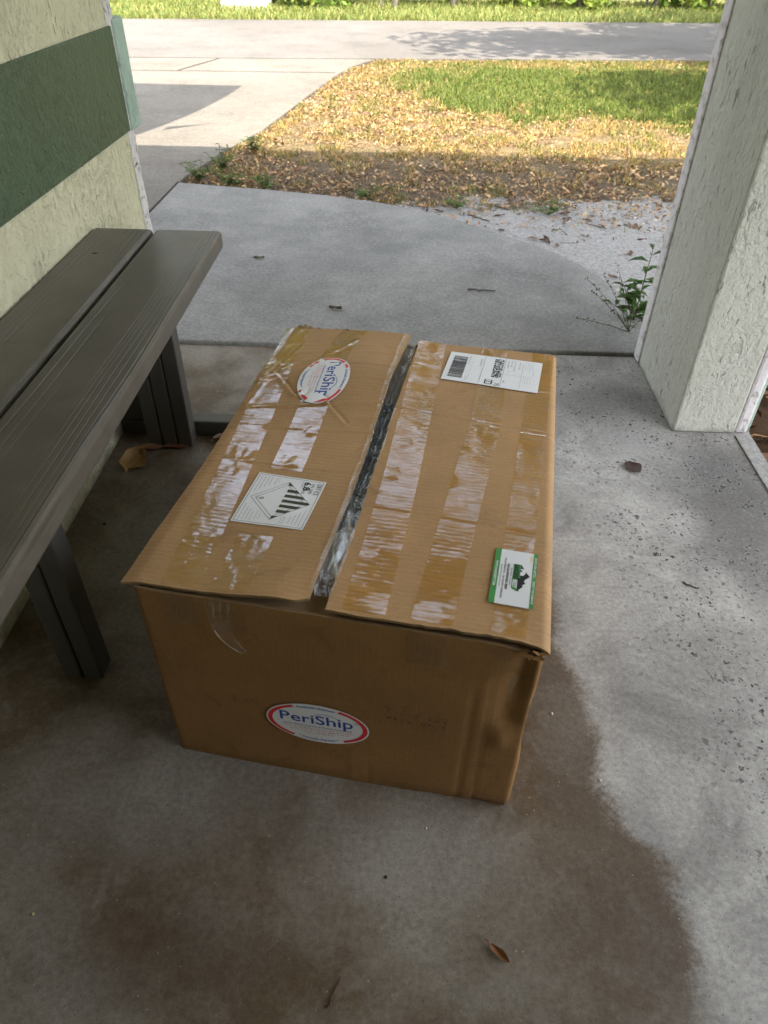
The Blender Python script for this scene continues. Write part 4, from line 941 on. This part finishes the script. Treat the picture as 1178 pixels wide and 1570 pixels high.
dead_leaf("dry_leaf", (.145, .341, .001), R_(-42), .030, .010, (.26, .11, .04), .3, "small reddish brown leaf on the bare floor in front of the box", seed=4)
dead_leaf("dry_leaf", (-.545, 2.63, .013), R_(5), .040, .018, (.10, .085, .04), .25, "dark olive leaf lying alone on the left of the walkway", seed=5)
dead_leaf("dry_leaf", (-.223, 2.206, .013), R_(-8), .042, .016, (.07, .055, .035), .3, "thin dark leaf on the walkway straight behind the box", seed=6)
dead_leaf("dry_leaf", (-.600, 1.405, .002), R_(12), .075, .022, (.22, .11, .055), .2, "narrow brown leaf between the bench foot rail and the leg", seed=7)
dead_leaf("dry_leaf", (-.545, 1.418, .001), R_(3), .065, .02, (.16, .06, .025), .12, "reddish leaf tucked under the front of the bench leg", seed=8)
dead_leaf("dry_leaf", (-.435, 1.458, .003), R_(30), .05, .02, (.24, .13, .07), .35, "brown leaf leaning on the bench foot rail beside the box", seed=9)
twig((-.058, .292, 0), R_(68), .036, .0011, (.09, .04, .02), "thin reddish brown twig on the floor near the lower edge", .05, 2)
twig((.262, 2.385, .013), R_(-3), .095, .0028, (.10, .085, .07), "bent grey twig lying across the walkway behind the box", .05, 5)
twig((.575, 1.005, 0), R_(-35), .03, .0016, (.09, .065, .045), "short dark twig on the pale washed concrete", .09, 6)
twig((-.80, 1.961, .004), R_(1), .16, .0022, (.10, .05, .03), "rusty brown twig lying in the floor joint beside the wall", .03, 8)
dead_leaf("bark_flake", (-.62, 1.41, .470), R_(20), .012, .007, (.05, .045, .04), .2, "tiny dark flake lying on the rear bench board", "flake", seed=12, stalk=False)
# pebbles and crumbs on the floor
rp = random.Random(11)
for i, (x, y, s, lab) in enumerate(((.262, .70, .0045, "white crumb on the dark border right of the box"), (.318, .585, .005, "white crumb at the edge of the pale washed concrete"), (.055, .50, .003, "tiny white crumb on the floor in front of the box"), (-.455, .365, .0035, "yellowish crumb on the floor at the lower left"), (.0, .43, .004, "small dark crumb on the brown floor below the box"), (-.62, 1.13, .006, "dark round spot of dirt on the floor beside the bench leg"))):
    s *= .6; bm = bmesh.new(); bmesh.ops.create_icosphere(bm, subdivisions=2, radius=s)
    for v in bm.verts: v.co *= rp.uniform(.75, 1.2); v.co.z *= .55
    me = bpy.data.meshes.new("crumb"); bm.to_mesh(me); bm.free()
    o = link("crumb", me, [plain("crumb", (.5, .48, .44) if 'white' in lab else ((.4, .33, .15) if 'yellow' in lab else (.04, .03, .02)), .8)], smooth=True); o.location = (x, y, s * .3); tag(o, lab, "crumb")
# brown leaves on the sand
proto = None; rp = random.Random(21); cnt = 0
kinds = []
while cnt < 90:
    x = rp.uniform(.0, 1.5); y = rp.uniform(2.25, 3.75); s_, g_, t_ = masks(np.array([x]), np.array([y]))
    if s_[0] < .35 or x < float(lawn_left(np.array([y]))[0]) + .04: continue
    L = rp.uniform(.014, .045) if rp.random() < .85 else rp.uniform(.045, .06)
    if len(kinds) < 6:
        o = dead_leaf("dry_leaf", (0, 0, 0), 0, .05, rp.uniform(.016, .026), rp.choice([(.22, .12, .06), (.14, .08, .045), (.30, .19, .11), (.10, .06, .04)]), rp.uniform(.1, .28), "small curled brown leaf lying on the pale sand beside the walkway", "leaf", "brown leaves on the pale sand", seed=30 + len(kinds)); kinds.append(o)
    else: o = copy_tree(kinds[cnt % 6])
    o.location = (x, y, float(gz(np.array([x]), np.array([y]))[0]) + .003); o.rotation_euler = (rp.uniform(-.3, .3), rp.uniform(-.3, .3), rp.uniform(0, 6.3)); f = L / .05; o.scale = (f, f, f); cnt += 1
for i in range(9):
    x = rp.uniform(.25, .95); y = rp.uniform(2.9, 3.45)
    twig((x, y, float(gz(np.array([x]), np.array([y]))[0]) + .004), rp.uniform(0, 3.1), rp.uniform(.05, .12), rp.uniform(.0012, .0025), (.07, .05, .035), "thin dark twig lying among brown leaves on the pale sand", .07, 50 + i)["group"] = "twigs on the pale sand"
# weeds
def plant(loc, label, stems, cat="weed", group=None, leafsize=.035, cols=((.045, .10, .025), (.07, .14, .03)), seeds=0, r0=.0016):
    """stems: list of (dx, dy, height, n_leaves)"""
    e = empty("weed", loc, 0, label, cat, group); s = MB(); PV = []; PF = []; PT = []; o = 0; sd = MB()
    for (dx, dy, h, nl) in stems:
        q = [Vector((dx * .08 * 0, 0, 0)), Vector((dx * .35, dy * .35, h * .45)), Vector((dx * .75, dy * .75, h * .82)), Vector((dx, dy, h))]
        cv = []
        for t in range(10):
            f = t / 9 * 3; i = min(2, int(f)); cv.append(q[i].lerp(q[i + 1], f - i))
        s.tube(cv, [r0 * (1.2 - .08 * t) for t in range(10)], 5)
        for l in range(nl):
            f = .18 + .8 * l / max(1, nl); i = f * 9; p0 = cv[int(i)].lerp(cv[min(9, int(i) + 1)], i - int(i)); a = l * 2.4 + random.uniform(-.4, .4); L = leafsize * random.uniform(.6, 1.2) * (1.1 - .4 * f)
            d = Vector((math.cos(a), math.sin(a), random.uniform(.15, .6))).normalized(); sdv = d.cross(Vector((0, 0, 1))).normalized(); up_ = sdv.cross(d)
            pts = [p0, p0 + d * L * .4 + sdv * L * .17 + up_ * .12 * L, p0 + d * L * .4 - up_ * .0, p0 + d * L * .4 - sdv * L * .17 + up_ * .12 * L, p0 + d * L * .75 + sdv * L * .10 - up_ * .02 * L, p0 + d * L * .75 - up_ * .1 * L, p0 + d * L * .75 - sdv * L * .10 - up_ * .02 * L, p0 + d * L - up_ * .25 * L]
            PV += [tuple(v) for v in pts]; PF += [(o, o + 1, o + 2), (o, o + 2, o + 3), (o + 1, o + 4, o + 5), (o + 1, o + 5, o + 2), (o + 2, o + 5, o + 3), (o + 3, o + 5, o + 6), (o + 4, o + 7, o + 5), (o + 5, o + 7, o + 6)]
            c = np.array(random.choice(cols)) * random.uniform(.75, 1.3); PT += [tuple(c)] * 8; o += 8
        if seeds:
            for t in range(seeds):
                c = cv[random.randint(5, 9)] + Vector((random.uniform(-1, 1), random.uniform(-1, 1), random.uniform(-.5, 1))) * .006; r = random.uniform(.0016, .0034)
                sd.add([c + Vector(v) * r for v in ((1, 0, 0), (0, 1, 0), (-1, 0, 0), (0, -1, 0), (0, 0, 1.3), (0, 0, -1.3))], [(0, 1, 4), (1, 2, 4), (2, 3, 4), (3, 0, 4), (1, 0, 5), (2, 1, 5), (3, 2, 5), (0, 3, 5)])
    s.build("stem", M['stem'], e, True)
    if PV: link("foliage", np_mesh("foliage", np.array(PV), np.array(PF), np.array(PT)), [M['leaf']], e)
    if sd.v: sd.build("seed_heads", M['seed'], e)
    return e
plant((.735, 2.19, .0), "leafy green weed sprouting at the foot of the pillar, tallest of the weeds there", [(-.09, .0, .07, 5), (-.05, .06, .12, 6), (-.02, .01, .13, 9), (.02, .05, .17, 9), (-.05, .03, .10, 8), (.0, -.03, .09, 8), (.03, .07, .23, 7)], leafsize=.07)
plant((.70, 2.10, .013), "wiry brown seeding weed spreading over the walkway beside the pillar", [(-.16, .01, .035, 5), (-.12, .06, .10, 2), (-.09, .10, .14, 1), (-.14, .09, .13, 1), (-.06, .02, .06, 3), (-.05, .12, .17, 1), (.0, .02, .06, 3), (.03, -.01, .05, 3)], seeds=7, leafsize=.022, r0=.0011)
rp = random.Random(5); GL = ["low green weeds at the pointed corner of the lawn", "weeds on the lawn edge just right of the pointed corner", "weeds along the driveway edge just above the lawn corner", "dark green weed between leaves on the walkway edge", "weed tuft by the driveway edge where the shadow ends", "small weed at the lawn edge above the middle of the walkway", "small weed on the sand nearest the walkway curve", "weed tuft on the sand beside the brown leaves"]
for i, (x, y, n, h) in enumerate(((-1.02, 3.68, 15, .09), (-.86, 3.62, 13, .07), (-.95, 3.86, 13, .11), (-.68, 3.58, 9, .05), (-.86, 4.25, 10, .09), (-.22, 3.47, 7, .04), (.22, 3.36, 7, .04), (.62, 3.30, 8, .05))):
    plant((x, y, -.01), GL[i], [(rp.uniform(-.09, .09), rp.uniform(-.07, .07), h * rp.uniform(.5, 1.2), rp.randint(5, 8)) for _ in range(n)], leafsize=.035, cols=((.05, .10, .02), (.09, .16, .03), (.12, .17, .05)), group="weed tufts along the lawn edge")
